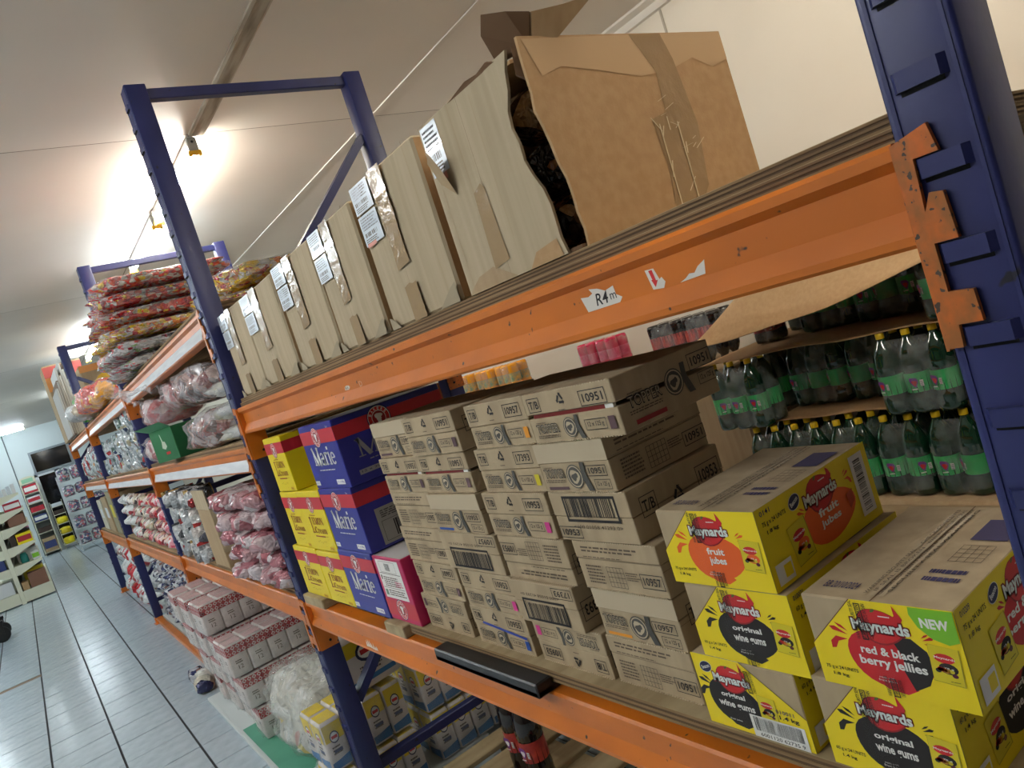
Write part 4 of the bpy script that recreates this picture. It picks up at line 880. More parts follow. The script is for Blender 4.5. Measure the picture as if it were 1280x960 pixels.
# ================================================================== yellow sweet boxes
def logo(fc, u, v, s, rot=0.0):
    """red splash with the white name across it; s = half width in metres"""
    a, c = s/fc.w, s/fc.h
    fc.ell(u, v, a*.78, c*.62, RED_DEEP, rot, 22, .05); fc.ell(u, v+.02*c, a*.74, c*.58, RED, rot, 22, .05)
    fc.poly([(u+.40*a, v+.35*c), (u+.60*a, v+.46*c), (u+.60*a, min(.985, v+.9*c)), (u+.74*a, v+.56*c), (u+.84*a, v+.36*c), (u+.70*a, v+.12*c)], RED)
    fc.ell(u-.1*a, v+.55*c, a*.1, c*.05, mat('leaf_green_print', (90, 110, 40), .5), .6, 8)
    fc.lines(u+.05*a, v+.34*c, u+.5*a, v+.42*c, 1, WHITE, 5)
    for d in ((-.025, -.025), (.025, -.025), (0, -.05), (-.025, .025), (.025, .025)): fc.k -= .00003; fc.text('Maynards', u-.98*a+d[0]*a, v-.34*c+d[1]*c, u+.98*a+d[0]*a, v+.22*c+d[1]*c, RED_DEEP, .06, rot)
    fc.step(); fc.step(); fc.text('Maynards', u-.96*a, v-.32*c, u+.96*a, v+.20*c, WHITE, .035, rot)
def splash(fc, u, v, s, m, flipx=1):
    a, c = s/fc.w*flipx, s/fc.h
    fc.poly([(u, v), (u-.8*a, v+.5*c), (u-1.2*a, v+.45*c), (u-1.0*a, v+.2*c)], m); fc.poly([(u-.1*a, v-.3*c), (u-.9*a, v-.2*c), (u-1.35*a, v-.6*c), (u-1.4*a, v-1.1*c), (u-1.1*a, v-1.05*c), (u-.8*a, v-.55*c)], m)
    fc.poly([(u+.05*a, v+.25*c), (u-.3*a, v+.62*c), (u-.75*a, v+.78*c), (u-.5*a, v+.5*c)], m)
def pouch(fc, u, v, s, m, dark, rot=0.0):
    """picture of the small bag of sweets"""
    a, c = s/fc.w, s/fc.h
    def q(x, y): return (u+(x*math.cos(rot)-y*math.sin(rot))*a, v+(x*math.sin(rot)+y*math.cos(rot))*c)
    fc.poly([q(-.72,-.98),q(.78,-1.02),q(.80,.98),q(-.70,1.02)], mat('pouch_shadow', (176, 158, 22), .5)); fc.poly([q(-.70,-.94),q(.72,-.98),q(.74,.98),q(-.68,1.0)], mat('pouch_yellow', (222, 204, 30), .4))
    x, y = q(0, .36); fc.ell(x, y, a*.5, c*.26, RED, rot, 14); x, y = q(.02, .3); fc.text('Maynards', x-.5*a, y-.02*c, x+.5*a, y+.14*c, WHITE, .02, rot)
    x, y = q(.12, -.16); fc.ell(x, y, a*.46, c*.30, dark, rot, 14); fc.text('75 g', x-.2*a, y-.04*c, x+.25*a, y+.06*c, WHITE, .02, rot)
    r = random.Random(4)
    for k in range(7):
        x, y = q(-.45+.9*r.random(), -.2-.35*r.random()); fc.k -= .00003; fc.ell(x, y, a*.15, c*.12, [RED, ORANGE_PRINT, INK, mat('plum_sweet', (90, 20, 50), .4), YELLOW_DOT, mat('amber_sweet', (220, 150, 40), .4)][k % 6], 0, 8)
    fc.step()
    x, y = q(.4, -.82); fc.lines(x-.3*a, y-.03*c, x+.3*a, y+.03*c, 1, INK, 2)
def oval(fc, u, v, s):
    a, c = s/fc.w, s/fc.h
    fc.ell(u, v, a*1.06, c*.78, WHITE, .35, 20); fc.ell(u, v, a, c*.72, NAVY, .35, 20); fc.text('Beacon', u-.72*a, v-.22*c, u+.72*a, v+.30*c, WHITE, .02, .35)
def vtext(fc, s, u, v0, v1, m):
    """a line of type running up the face"""
    L = (v1-v0)*fc.h; cu, cv = u, (v0+v1)/2; hw, hh = L/2/fc.w, .0022/fc.h
    fc.text(s, cu-hw, cv-hh, cu+hw, cv+hh, m, .01, PI/2)
def tape_strip(fc, u, v0, v1, n=3, m=INK):
    """clear tape with black warning lines, glued over the joint"""
    for k in range(n):
        uu = u+.045*k; vtext(fc, ['WARNING SECURITY SEAL', 'IF SEAL IS BROKEN', 'CHECK CONTENTS WITHIN'][k % 3], uu, v0+.01*k, v1-.02*((k*2) % 3), m)
    fc.frame(u+.026, v0, u+.068, v1-.02, m, .0011)
def art(fc, words, dark, splash_m, weight, wu, second=None, new=False, tape=True):
    fc.poly([(.0, .0), (1, 0), (1, 1), (.36, 1), (.0, .44)], YELLOW); fc.poly([(.0, .44), (.0, .452), (.356, 1), (.364, 1)], CARD_DARK)
    fc.ell(.52, .40, .275, .30, dark, .0, 26, .04); fc.poly([(.36, .18), (.46, .075), (.58, .05), (.66, .12), (.5, .3)], dark)
    if second is not None: fc.poly([(.56,.66),(.70,.66),(.78,.55),(.80,.38),(.74,.2),(.64,.11),(.60,.3),(.62,.45)], second)
    splash(fc, .28, .60, .018, splash_m); splash(fc, .77, .66, .011, splash_m, -1)
    logo(fc, .52, .74, .034)
    n = len(words)
    fc.text(words[0], .535-.0172*len(words[0]), .43, .535+.0172*len(words[0]), .52, WHITE, .03); fc.text(words[1], .535-.0165*len(words[1]), .28, .535+.0165*len(words[1]), .405, WHITE, .03)
    fc.text('made with', .42, .185, .52, .205, WHITE, .0); fc.text('fruit juice', .41, .145, .53, .175, WHITE, .01)
    pouch(fc, .87, .45, .021, YELLOW, second or dark, -.06)
    fc.text(weight[0]+' x 24 UNITS', .05, .175, .28, .225, INK, .01); fc.text(weight[1], .09, .105, .20, .15, INK, .015)
    if new: fc.poly([(.74,.995),(.995,.995),(.995,.70),(.93,.66),(.84,.70),(.77,.80),(.735,.92)], GREEN_PRINT); fc.text('NEW', .79, .80, .955, .90, WHITE, .04)
    if tape: tape_strip(fc, .36, .58, .99); tape_strip(fc, .46, .005, .22)
def art_low(fc, words, dark):
    """the lowest box stands the other way round: cut-away corner at the opposite end, barcode label"""
    fc.poly([(0, 0), (1, 0), (1, .42), (.50, 1), (0, 1)], YELLOW); fc.poly([(1, .42), (1, .432), (.508, 1), (.50, 1)], CARD_DARK)
    oval(fc, .13, .83, .011); fc.ell(.34, .40, .26, .30, dark, -.15, 26, .04); fc.poly([(.18, .2), (.28, .075), (.4, .05), (.48, .12), (.34, .3)], dark)
    splash(fc, .14, .58, .018, dark); logo(fc, .37, .72, .033)
    fc.text(words[0], .22, .44, .46, .53, WHITE, .03); fc.text(words[1], .17, .29, .53, .41, WHITE, .03); fc.text('fruit juice', .24, .13, .36, .16, WHITE, .01)
    pouch(fc, .66, .42, .019, YELLOW, dark, -.04); tape_strip(fc, .50, .6, .92)
    fc.rect(.46, -.0, .96, .30, WHITE); fc.bars(.49, .09, .93, .28, INK, 12, 34); fc.text('6001120 62735 9', .52, .02, .92, .07, INK, .01)
    fc.text('010011', .74, .42, .90, .47, INK_BLUE, .01); fc.text('1.4 kg', .76, .33, .93, .40, INK, .02)
def art_side(fc, words, dark, weight, code, second=None, barcode=False):
    fc.rect(0, 0, 1, 1, YELLOW)
    fc.ell(.55, .42, .24, .30, dark, .0, 26, .04)
    if second is not None: fc.poly([(.60,.68),(.70,.66),(.77,.55),(.78,.40),(.72,.24),(.66,.2),(.64,.4)], second)
    splash(fc, .36, .62, .014, dark); splash(fc, .74, .74, .012, dark, -1); logo(fc, .52, .74, .040, .0)
    oval(fc, .30, .83, .0125)
    fc.text(words[0], .55-.05*len(words[0])*.36, .46, .55+.05*len(words[0])*.36, .56, WHITE, .03); fc.text(words[1], .55-.05*len(words[1])*.36, .30, .55+.05*len(words[1])*.36, .42, WHITE, .03)
    pouch(fc, .27, .36, .027, YELLOW, second or dark, .12); fc.text(code, .03, .90, .11, .96, INK_BLUE, .01)
    fc.text(weight[0]+' x 24 UNITS', .03, .76, .22, .83, INK, .01); fc.text(weight[1], .05, .66, .14, .72, INK, .015)
    fc.rect(.03, .05, .16, .30, WHITE); fc.rect(.09, .10, .15, .25, YELLOW)
    fc.poly([(.72,.52),(.78,.56),(.78,.40),(.73,.33)], mat('dark_orange_print', (190, 66, 22), .5) if second is None and dark is ORANGE_PRINT else dark)
    if barcode: fc.rect(.82, .12, .95, .92, WHITE); fc.bars(.85, .17, .92, .87, INK, 5, 30, False); fc.k += .0001
def sweet_box(x0, x1, z0, h, yf, depth, label, front, side, rot=0.0):
    w = x1-x0; t = thing('sweet_box', label, 'box', ((x0+x1)/2, yf+depth/2, z0), (0, 0, rot), 'yellow sweet boxes'); hx, hy = w/2, depth/2
    b = MB(); b.bbox((-hx, -hy, .0004), (hx, hy, h-.0008), .0022, CARTON); b.build('body', t)
    b = MB(); fc = Face(b, (-hx, -hy, h-.0006), (1,0,0), (0,1,0), w, depth)
    fc.rect(.496, 0, .504, 1, CARD_DARK)
    for k in range(3): fc.rect(.40+.06*k, .05, .43+.06*k, .9, mat('tape_shine', (196, 178, 148), .15))
    for k in range(4): vtext(fc, ['WARNING SECURITY SEAL', 'IF SEAL IS BROKEN', 'CHECK CONTENTS WITHIN', 'SECURITY SEAL'][k], .42+.045*k, .06+.03*(k % 2), .50+.02*k, INK_SOFT); vtext(fc, ['CHECK CONTENTS', 'WARNING SECURITY SEAL', 'IF SEAL IS BROKEN', 'WARNING'][k], .42+.045*k, .56, .95, INK_SOFT)
    fc.step(); fc.rect(.70, .62, .93, .84, INK_BLUE); fc.lines(.66, .2, .9, .34, 2, INK_BLUE, 4); fc.text('BB 20/10/2024', .10, .08, .34, .14, INK_BLUE, .01)
    for k in range(5): fc.rect(.70+.05*k, .40, .704+.05*k, .56, INK_SOFT)
    for k in range(5): fc.rect(.70, .40+.04*k, .90, .404+.04*k, INK_SOFT)
    b.build('top_print', t)
    b = MB(); front(Face(b, (-hx, -hy, 0), (1,0,0), (0,0,1), w, h)); b.build('print', t)
    b = MB(); side(Face(b, (hx, -hy, 0), (0,1,0), (0,0,1), depth, h)); b.build('side_print', t)
    b = MB(); fc = Face(b, (-hx, -hy, 0), (1,0,0), (0,0,1), w, h, off=.0030)
    fc.rect(.34, .0, .54, 1, TAPE_CLEAR); b.build('sealing_tape', t, label='clear sealing tape')
    return t
WG, FJ, RB = ('original', 'wine gums'), ('fruit', 'jubes'), ('red & black', 'berry jellies')
BERRY = mat('berry_red_print', (200, 24, 34), .45)
ZB = .9355
sweet_box(-.548, -.374, ZB, .109, .016, .27, 'lowest yellow box with white barcode label and black blob, on the pale board', lambda f: art_low(f, WG, INK), lambda f: art_side(f, WG, INK, ('60 g', '1.4 kg'), '010011'))
sweet_box(-.518, -.345, 1.0455, .110, .016, .27, 'yellow box with black blob between two other yellow boxes', lambda f: art(f, WG, INK, INK, ('60 g', '1.4 kg'), 0), lambda f: art_side(f, WG, INK, ('60 g', '1.4 kg'), '010071'), -.004)
sweet_box(-.530, -.358, 1.1565, .108, .016, .262, 'top yellow box with the orange fruit blob and upright barcode', lambda f: art(f, FJ, ORANGE_PRINT, ORANGE_PRINT, ('75 g', '1.8 kg'), 0), lambda f: art_side(f, FJ, ORANGE_PRINT, ('75 g', '1.8 kg'), '0141', barcode=True))
sweet_box(-.346, -.1795, ZB+.0, .1165, .014, .27, 'yellow box with black blob under the red and black one, by the big frame', lambda f: art(f, WG, INK, INK, ('60 g', '1.4 kg'), 0), lambda f: art_side(f, WG, INK, ('60 g', '1.4 kg'), '010011'))
sweet_box(-.319, -.1435, 1.0535, .113, .008, .272, 'yellow box with red and black blob and a green corner marked NEW', lambda f: art(f, RB, BERRY, BERRY, ('75 g', '1.8 kg'), 0, INK, True), lambda f: art_side(f, RB, BERRY, ('75 g', '1.8 kg'), '010209', INK))

# ================================================================== soda bottles on pallets behind the rack
FILM = film('shrink_film', (236, 240, 240), .13, .05, 13.0, 1.0)
def plastic(name, col, rough=.08): return mat(name, col, rough, coat=.6, spec=.6)
PET_GREEN, PET_COLA, PET_PINK, PET_ORANGE = plastic('green_soda', (17, 56, 37)), plastic('dark_cola', (22, 12, 12)), plastic('pink_soda', (214, 30, 78)), plastic('orange_soda', (240, 160, 20))
def label_mat(name, cols, rows): return foil(name, cols, rows, .3, .0, .02, 10, None, (1, 1, .6))
LG = mat('green_soda_label', (34, 170, 84), .35, col2=(60, 190, 104), nscale=(20, 20, 9)); LC = mat('red_cola_label', (150, 34, 40), .35, col2=(196, 70, 52), nscale=(20, 20, 30)); LP = mat('pink_soda_label', (226, 90, 130), .35, col2=(200, 50, 90), nscale=(20, 20, 20)); LO = mat('teal_soda_label', (60, 140, 120), .35, col2=(230, 170, 40), nscale=(20, 20, 20))
CAPY, CAPK, CAPO = mat('yellow_cap', (230, 190, 20), .35), mat('black_cap', (20, 20, 24), .35), mat('orange_cap', (236, 130, 20), .35)
BPROF = [(.030, .0), (.044, .004), (.0485, .018), (.049, .06), (.0465, .075), (.046, .16), (.0495, .172), (.0495, .195), (.044, .235), (.030, .268), (.017, .288), (.0135, .298), (.0135, .304)]
def bottle_meshes(key, pet, lab, cap, flash):
    b = MB(); b.lathe(BPROF, (0, 0, 0), pet, 14); body = b.mesh('bottle_'+key)
    b = MB(); b.lathe([(.0472, .082), (.0472, .156)], (0, 0, 0), lab, 14); b.f = b.f[:-2]; b.mi = b.mi[:-2]; b.sm = b.sm[:-2]
    fc = Face(b, (-.03, -.0475, .082), (1,0,0), (0,0,1), .06, .074, off=.0012)
    fc.ell(.40, .55, .22, .26, flash[0], .3, 12, .2); fc.ell(.40, .50, .14, .14, flash[1], .3, 10, .2); fc.rect(.72, .3, .92, .62, WHITE); fc.bars(.74, .32, .90, .60, INK, 3, 6, False); fc.lines(.2, .12, .6, .24, 1, WHITE, 2)
    labm = []
    for a in (-.8, -.3, .25, .7):
        c_, s_ = math.cos(a), math.sin(a); b2 = MB(); b2.v = [(x*c_-y*s_, x*s_+y*c_, z) for x, y, z in b.v]; b2.f, b2.mi, b2.mats, b2.sm = b.f, b.mi, b.mats, b.sm; labm.append(b2.mesh('bottle_label'))
    b = MB(); b.lathe([(.0155, .298), (.0155, .318), (.013, .320)], (0, 0, 0), cap, 12); capm = b.mesh('bottle_cap')
    return body, labm, capm
PURPLE = mat('purple_flash', (120, 60, 140), .4)
KINDS = {'green': bottle_meshes('green', PET_GREEN, LG, CAPY, (PURPLE, RED)), 'cola': bottle_meshes('cola', PET_COLA, LC, CAPK, (PURPLE, WHITE)), 'pink': bottle_meshes('pink', PET_PINK, LP, CAPK, (WHITE, PURPLE)), 'orange': bottle_meshes('orange', PET_ORANGE, LO, CAPO, (GREEN_PRINT, WHITE))}
def wrap_mesh(nx, ny):
    hx, hy = .0985*nx/2+.001, .0985*ny/2+.001; vs = []; fs = []; n = 28; levels = [(.012, .94), (.03, 1.0), (.19, 1.0), (.235, .93), (.268, .80), (.288, .62)]
    for z, s in levels:
        for k in range(n):
            a = 2*PI*k/n; x = sgn(math.cos(a), .4)*(hx-.049*(1-s)*2); y = sgn(math.sin(a), .4)*(hy-.049*(1-s)*2)
            w_ = .004*mnoise.noise(Vector((x*20, y*20, z*14))); vs.append((x*(1+w_*4), y*(1+w_*4), z+w_))
    for i in range(len(levels)-1):
        for k in range(n): fs.append((i*n+k, i*n+(k+1) % n, (i+1)*n+(k+1) % n, (i+1)*n+k))
    b = MB(); b.add(vs, fs, FILM, True); return b.mesh('shrink_wrap')
WRAPS = {(2, 3): wrap_mesh(2, 3), (3, 2): wrap_mesh(3, 2), (3, 1): wrap_mesh(3, 1), (2, 2): wrap_mesh(2, 2)}
def bottle_pack(kind, x, y, z, nx, ny, label, group, rot=0.0, sc=1.0):
    t = thing('bottle_pack', label, 'bottle pack', (x, y, z), (0, 0, rot), group); t.scale = (sc, sc, sc)
    if kind != 'green' and sc > .7: t.rotation_euler = (PI, 0, rot); t.location.z = z+.3225*sc        # these stand on their caps
    body, lab, cap = KINDS[kind]; r = random.Random(int(x*977+z*31))
    for i in range(nx):
        for j in range(ny):
            o = obj('bottle', body, t, ((i-(nx-1)/2)*.0985, (j-(ny-1)/2)*.0985, 0), (0, 0, 0))
            obj('bottle_label', r.choice(lab), o); obj('bottle_cap', cap, o)
    obj('shrink_wrap', WRAPS[(nx, ny)], t); return t
ZL = [.172, .490, .817, 1.144]; GG = 'green soda packs on the pallet'
def base_stack(x0, x1, y0, y1, z1, label):
    t = thing('pallet_load', label, 'pallet', ((x0+x1)/2, (y0+y1)/2, 0)); hx, hy = (x1-x0)/2, (y1-y0)/2
    for k in range(7):
        b = MB(); x = -hx+(2*hx-.1)*k/6; b.box((x, -hy, .12), (x+.1, hy, .14), TIMBER); b.build('deck_board', t)
    for k in range(3):
        y = -hy+(2*hy-.1)*k/2; b = MB(); b.box((-hx, y, .0), (hx, y+.1, .119), TIMBER); b.build('bearer', t)
    b = MB(); b.bbox((-hx, -hy, .141), (hx, hy, z1), .01, CARD); b.build('wrapped_cartons', t)
    return t
base_stack(-2.15, -.55, 1.96, 2.84, .4885, 'pallet load carrying the green soda packs')
for i, xc in enumerate((-1.945, -1.742, -1.539, -1.336, -1.133, -.930, -.727)):
    bottle_pack('green', xc, 2.06+.05+.05, ZL[1], 2, 3, ['first', 'second', 'third', 'fourth', 'fifth', 'sixth', 'seventh'][i]+' green soda pack, counted from the printed cartons, in the lowest row seen', GG)
def sheet(name, x0, x1, yb, zb, yf, zf0, zf1, label, wave=.012):
    droop = name == 'drooping_sheet'
    def fn(u, v):
        v = v**.6 if droop else v
        x = x0+(x1-x0)*u; ye = yf+wave*math.sin(u*23)+.02*math.sin(u*6); y = yb+(ye-yb)*v; s = max(0, (v-.84)/.16); f = s*s*(3-2*s)
        z = zb
        if droop:
            zf = zf0+(zf1-zf0)*u**2.1; d = max(0, 1-u/.24)**1.3
            z = zb-(zb-zf)*(f*(1-d)+v*d)
        return (x, y, z+.003*math.sin(u*17+v*3)*v)
    o = obj('cardboard_sheet', sheet_mesh('cardboard_sheet', fn, 44, 18, CARD_TAN, True, .003), label=label, category='cardboard sheet', group='cardboard layer sheets between the soda packs'); return o
sheet('cardboard_sheet', -1.95, -.55, 2.82, .8155, 2.12, .8155, .8155, 'lowest cardboard sheet, under the two-deep green soda packs')
bottle_pack('green', -1.205, 2.11, ZL[2], 3, 2, 'three-wide green soda pack hanging out over the row by the big frame', GG)
bottle_pack('green', -.89, 2.11, ZL[2], 3, 2, 'green soda pack mostly behind the big blue frame', GG)
bottle_pack('green', -2.03, 2.11, ZL[2], 3, 2, 'green soda pack right behind the topmost printed cartons', GG)
for x, q in ((-1.81, 'darker'), (-1.51, 'dark'), (-1.21, 'half hidden dark')): bottle_pack('green', x, 2.36+.06, ZL[2], 3, 2, q+' green soda pack set back in the shade between its neighbours', GG)
bottle_pack('green', -2.07, 2.42, ZL[2], 2, 2, 'shaded soda pack behind the one next to the printed cartons', GG)
sheet('cardboard_sheet', -2.20, -.6, 2.82, 1.1415, 2.05, 1.1415, 1.1415, 'middle cardboard sheet seen edge on over the shaded green packs')
for x, y, q in ((-1.72, 2.50, 'first'), (-1.415, 2.46, 'second'), (-1.11, 2.46, 'third')): bottle_pack('green', x, y, ZL[3]+.0022, 3, 2, q+' shaded soda pack under the drooping cardboard sheet', GG)
bottle_pack('green', -1.02, 2.13, ZL[3]+.0022, 2, 2, 'green soda pack under the top cardboard sheet, by the orange connector', GG)
bottle_pack('green', -.80, 2.13, ZL[3]+.0022, 2, 2, 'green soda pack under the top cardboard sheet, hidden by the big frame', GG)
sheet('drooping_sheet', -2.13, -.55, 2.82, 1.474, 1.92, 1.248, 1.50, 'topmost cardboard sheet drooping toward the rack with a wavy edge', .016)
bottle_pack('green', -1.97, 2.67, ZL[3]+.0022, 2, 2, 'soda pack deepest in the shade under the drooping sheet corner', GG, 0, .88)
bottle_pack('cola', -2.03, 2.42, ZL[3]+.0022, 2, 2, 'small dark cola pack in the shade under the drooping sheet corner', 'cola packs by the back wall', 0, .66)
base_stack(-3.05, -2.22, 2.3, 2.85, 1.082, 'pallet load carrying the cola packs by the back wall')
bottle_pack('cola', -2.72, 2.50, 1.083, 3, 2, 'dark cola pack against the back wall, next to the gap before the pink drinks', 'cola packs by the back wall', 0, .88)
bottle_pack('cola', -2.455, 2.50, 1.083, 3, 2, 'dark cola pack against the back wall, running behind the drooping sheet', 'cola packs by the back wall', 0, .88)
base_stack(-3.60, -3.12, 2.3, 2.85, 1.091, 'pallet load carrying the pink drink packs')
bottle_pack('pink', -3.42, 2.50, 1.092, 2, 2, 'pink drink pack, paler one beyond its twin', 'pink drink packs', 0, .86); bottle_pack('pink', -3.235, 2.50, 1.092, 2, 2, 'pink drink pack with the deeper red pink bottles', 'pink drink packs', 0, .86)
base_stack(-5.15, -4.25, 2.3, 2.85, 1.089, 'pallet load carrying the orange drink packs')
for x, q in ((-5.0, 'farthest'), (-4.69, 'middle'), (-4.39, 'nearest the pink ones, an')): bottle_pack('orange', x, 2.50, 1.09, 3, 2, q+' orange drink pack under the big beam', 'orange drink packs', 0, .88)

# ------------------------------------------------------------------ floor under the first bay
for i, (x, wdt) in enumerate(((-2.33, .10), (-2.17, .12), (-1.98, .09), (-1.80, .12), (-1.60, .10), (-1.4, .1))):
    b = MB(); b.bbox((x-wdt/2, .12, .085), (x+wdt/2, 1.0, .105), .003, TIMBER); b.build('pallet_plank', None, label=['pale pallet plank on the floor beside the blue frame foot', 'second pallet plank under the big beam, white with dirt', 'third pallet plank, half under the cola bottles', 'fourth pallet plank, below the lying bottle', 'fifth pallet plank in the dark under the beam', 'sixth pallet plank in the dark under the beam'][i], category='plank', group='pallet planks under the lower beam')
for iy, y in enumerate((.16, .52, .90)):
    b = MB(); b.box((-2.40, y, 0), (-1.3, y+.09, .0845), TIMBER); b.build('pallet_bearer', None, label=['pallet bearer close under the beam', 'pallet bearer in the middle, under the floor planks', 'pallet bearer at the back, under the floor planks'][iy], category='bearer', group='pallet bearers')
def single_bottle(kind, loc, rot, label, sc=1.0):
    body, lab, cap = KINDS[kind]; t = thing('cola_bottle', label, 'bottle', loc, rot, 'cola bottles under the lower beam'); t.scale = (sc, sc, sc)
    o = obj('bottle', body, t); obj('bottle_label', lab[1], o); obj('bottle_cap', cap, o)
single_bottle('cola', (-2.05, .44, .106), (0, 0, .5), 'upright cola bottle under the beam, closer to the blue brace', .98); single_bottle('cola', (-1.94, .43, .106), (0, 0, .5), 'upright cola bottle under the beam, closer to the lying bottle', .98)
single_bottle('cola', (-1.80, .34, .157), (0, PI/2, .15), 'cola bottle lying on its side under the beam')

# ================================================================== second bay
Z2T, Z2M, Z2L = T2+.0225, M2+.0225, L2+.0225
BALE = foil('foil_bale_red', [(196, 28, 36), (214, 206, 196), (206, 74, 24), (150, 20, 40), (224, 190, 60), (180, 170, 160), (222, 60, 40)], 42, .22, .2, 1.0, 38, [3, 2, 3, 2, 1, 2, 2])
BALE2 = foil('foil_bale_gold', [(226, 186, 30), (208, 200, 186), (214, 120, 24), (176, 30, 40), (190, 170, 60)], 42, .22, .2, 1.0, 38, [4, 2, 2, 1, 2])
BALE3 = foil('foil_bale_silver', [(206, 204, 204), (168, 30, 56), (190, 188, 186), (110, 150, 60), (214, 40, 44), (150, 146, 146)], 34, .2, .25, 1.0, 38, [3, 2, 3, 1, 1, 2])
CLEAR = film('clear_bag_film', (240, 240, 242), .20, .1, 14.0, 1.0)
CLEAR_MILKY = film('milky_bag_film', (236, 232, 234), .26, .12, 16.0, 1.0)
GB = 'foil snack bales stacked on the top shelf'
def bale(x, y, z, sx, sy, sz, m, label, seed, rot=0.0):
    o = thing('snack_bale', label, 'bale', (x, y, z), (0, 0, rot), GB)
    obj('wrapped_snacks', blob_mesh('wrapped_snacks', (sx, sy, sz), m, 52, 18, .6, .34, .09, 3.2, seed, .05, 9.0), o)
    obj('bag_film', blob_mesh('bag_film', (sx*1.03, sy*1.02, sz*1.04), CLEAR, 52, 16, .6, .34, .09, 3.2, seed, .06, 10.0), o)
q = Z2T
STACK = [(-4.42, .30, .66, .72, .080, BALE3, 'lowest silvery snack bale of the tall stack'), (-4.42, .28, .68, .70, .080, BALE3, 'second silvery red snack bale from the shelf'), (-4.43, .30, .68, .72, .078, BALE2, 'yellow and gold snack bale third from the shelf'),
         (-4.42, .29, .64, .72, .080, BALE, 'fourth snack bale of the stack, red with gold'), (-4.43, .31, .66, .72, .080, BALE, 'fifth snack bale of the stack, deep orange end'), (-4.40, .33, .62, .70, .085, BALE, 'topmost red snack bale with shiny crumpled film')]
for k, (x, y, sx, sy, sz, m, lab) in enumerate(STACK): bale(x, y-.02, q, sx, sy, sz, m, lab, k+3, random.uniform(-.03, .03)); q += sz*1.10
bale(-3.15, .46, Z2T, .72, .56, .085, BALE2, 'lower gold snack bale behind the tall blue frame', 21); bale(-3.12, .48, Z2T+.094, .70, .52, .095, BALE2, 'upper gold snack bale with red tip behind the tall blue frame', 22, .06)
MEAT = foil('red_brown_contents', [(140, 62, 52), (176, 132, 118), (104, 64, 48), (196, 168, 160), (120, 44, 44), (84, 54, 44)], 22, .25, 0, .9, 26)
PINKC = foil('pink_contents', [(196, 90, 92), (222, 200, 196), (170, 70, 76), (214, 160, 156)], 16, .3, 0, .6, 30)
ROLLC = foil('yellow_white_contents', [(222, 222, 214), (206, 200, 160), (230, 230, 226), (190, 180, 110)], 20, .3, 0, .5, 30)
def film_bag(name, label, cat, x, y, z, size, m, seed, rot=(0, 0, 0), knot=None, f=CLEAR_MILKY, group=None, e=.7):
    t = thing(name, label, cat, (x, y, z), rot, group)
    obj('contents', blob_mesh('contents', [s*.93 for s in size], m, 26, 14, e, e, .09, 2.6, seed, .04, 9.0), t)
    obj('bag_film', blob_mesh('bag_film', size, f, 30, 16, e, e, .09, 2.6, seed, .07, 12.0), t)
    if knot:
        b = MB(); a = Vector(knot[0]); d = Vector(knot[1]); pts = [a+d*k/6+Vector((0, 0, .012*math.sin(k*1.3))) for k in range(7)]
        b.tube(pts, [.03, .018, .010, .012, .022, .032, .036], f, 9, False); b.build('twisted_neck', t)
    return t
film_bag('plastic_bag', 'clear bag of red brown packets lying on another bag, below the white strip', 'bag', -3.20, .21, Z2M+.205, (.58, .44, .18), MEAT, 31, (0, 0, .04))
film_bag('plastic_bag', 'clear bag of red brown packets resting on the shelf beside white rolls', 'bag', -3.20, .20, Z2M, (.58, .46, .18), MEAT, 32, (0, 0, -.04))
film_bag('plastic_bag', 'streaky bag with brown contents behind the green box', 'bag', -3.78, .44, Z2M, (.46, .38, .19), MEAT, 36)
film_bag('plastic_bag', 'glossy streaky bag squeezed under the red bales, with twisted neck', 'bag', -3.80, .24, Z2M+.225, (.46, .42, .19), PINKC, 33, (0, 0, .1), ((-.16, -.2, .15), (-.22, -.16, .05)))
film_bag('plastic_bag', 'milky bag with pink pieces beside the silver cups', 'bag', -4.52, .15, Z2M+.0, (.36, .36, .17), PINKC, 34, (0, 0, .05))
film_bag('plastic_bag', 'upper milky bag with pink and brown pieces by the narrow frame', 'bag', -4.50, .18, Z2M+.20, (.38, .34, .18), PINKC, 35, (0, 0, -.05), ((-.1, -.16, .16), (-.02, -.05, .08)))
for k, (zz, lab) in enumerate(((.175, 'topmost'), (.088, 'middle'), (.0, 'lowest'))):
    film_bag('white_roll', lab+' of three white and yellow rolls stacked against the tall blue frame', 'roll', -2.69, .22, Z2M+zz, (.20, .48, .080), ROLLC, 40+k, (0, 0, .05), None, CLEAR, 'white rolls against the blue frame', .9)
GREEN_CARD = mat('green_print_card', (26, 108, 62), .5, col2=(22, 98, 56), nscale=(8, 8, 8)); GREEN_LIGHT = mat('pale_green_flap', (66, 150, 96), .5)
t = thing('green_box', 'green carton with a white bird print and raised flap among plastic bags', 'box', (-3.86, .06, Z2M), (0, 0, .25)); 
b = MB(); b.bbox((-.13, -.10, 0), (.13, .14, .165), .003, GREEN_CARD); b.build('body', t)
b = MB(); b.add([(-.13,-.10,.165),(.13,-.10,.165),(.15,-.155,.195),(-.15,-.155,.195)], [(0,1,2,3)], GREEN_LIGHT); b.add([(-.13,-.098,.166),(.13,-.098,.166),(.15,-.153,.197),(-.15,-.153,.197)], [(3,2,1,0)], GREEN_LIGHT); b.build('flap', t)
b = MB()
for fc in (Face(b, (.13, -.10, 0), (0,1,0), (0,0,1), .24, .165), Face(b, (-.13, -.10, 0), (1,0,0), (0,0,1), .26, .165)):
    fc.poly([(.40,.42),(.52,.36),(.62,.44),(.58,.60),(.50,.62),(.46,.84),(.43,.86),(.45,.62)], mat('pale_bird_print', (196, 204, 186), .5)); fc.rect(.5, .20, .68, .28, RED)
b.build('print', t)
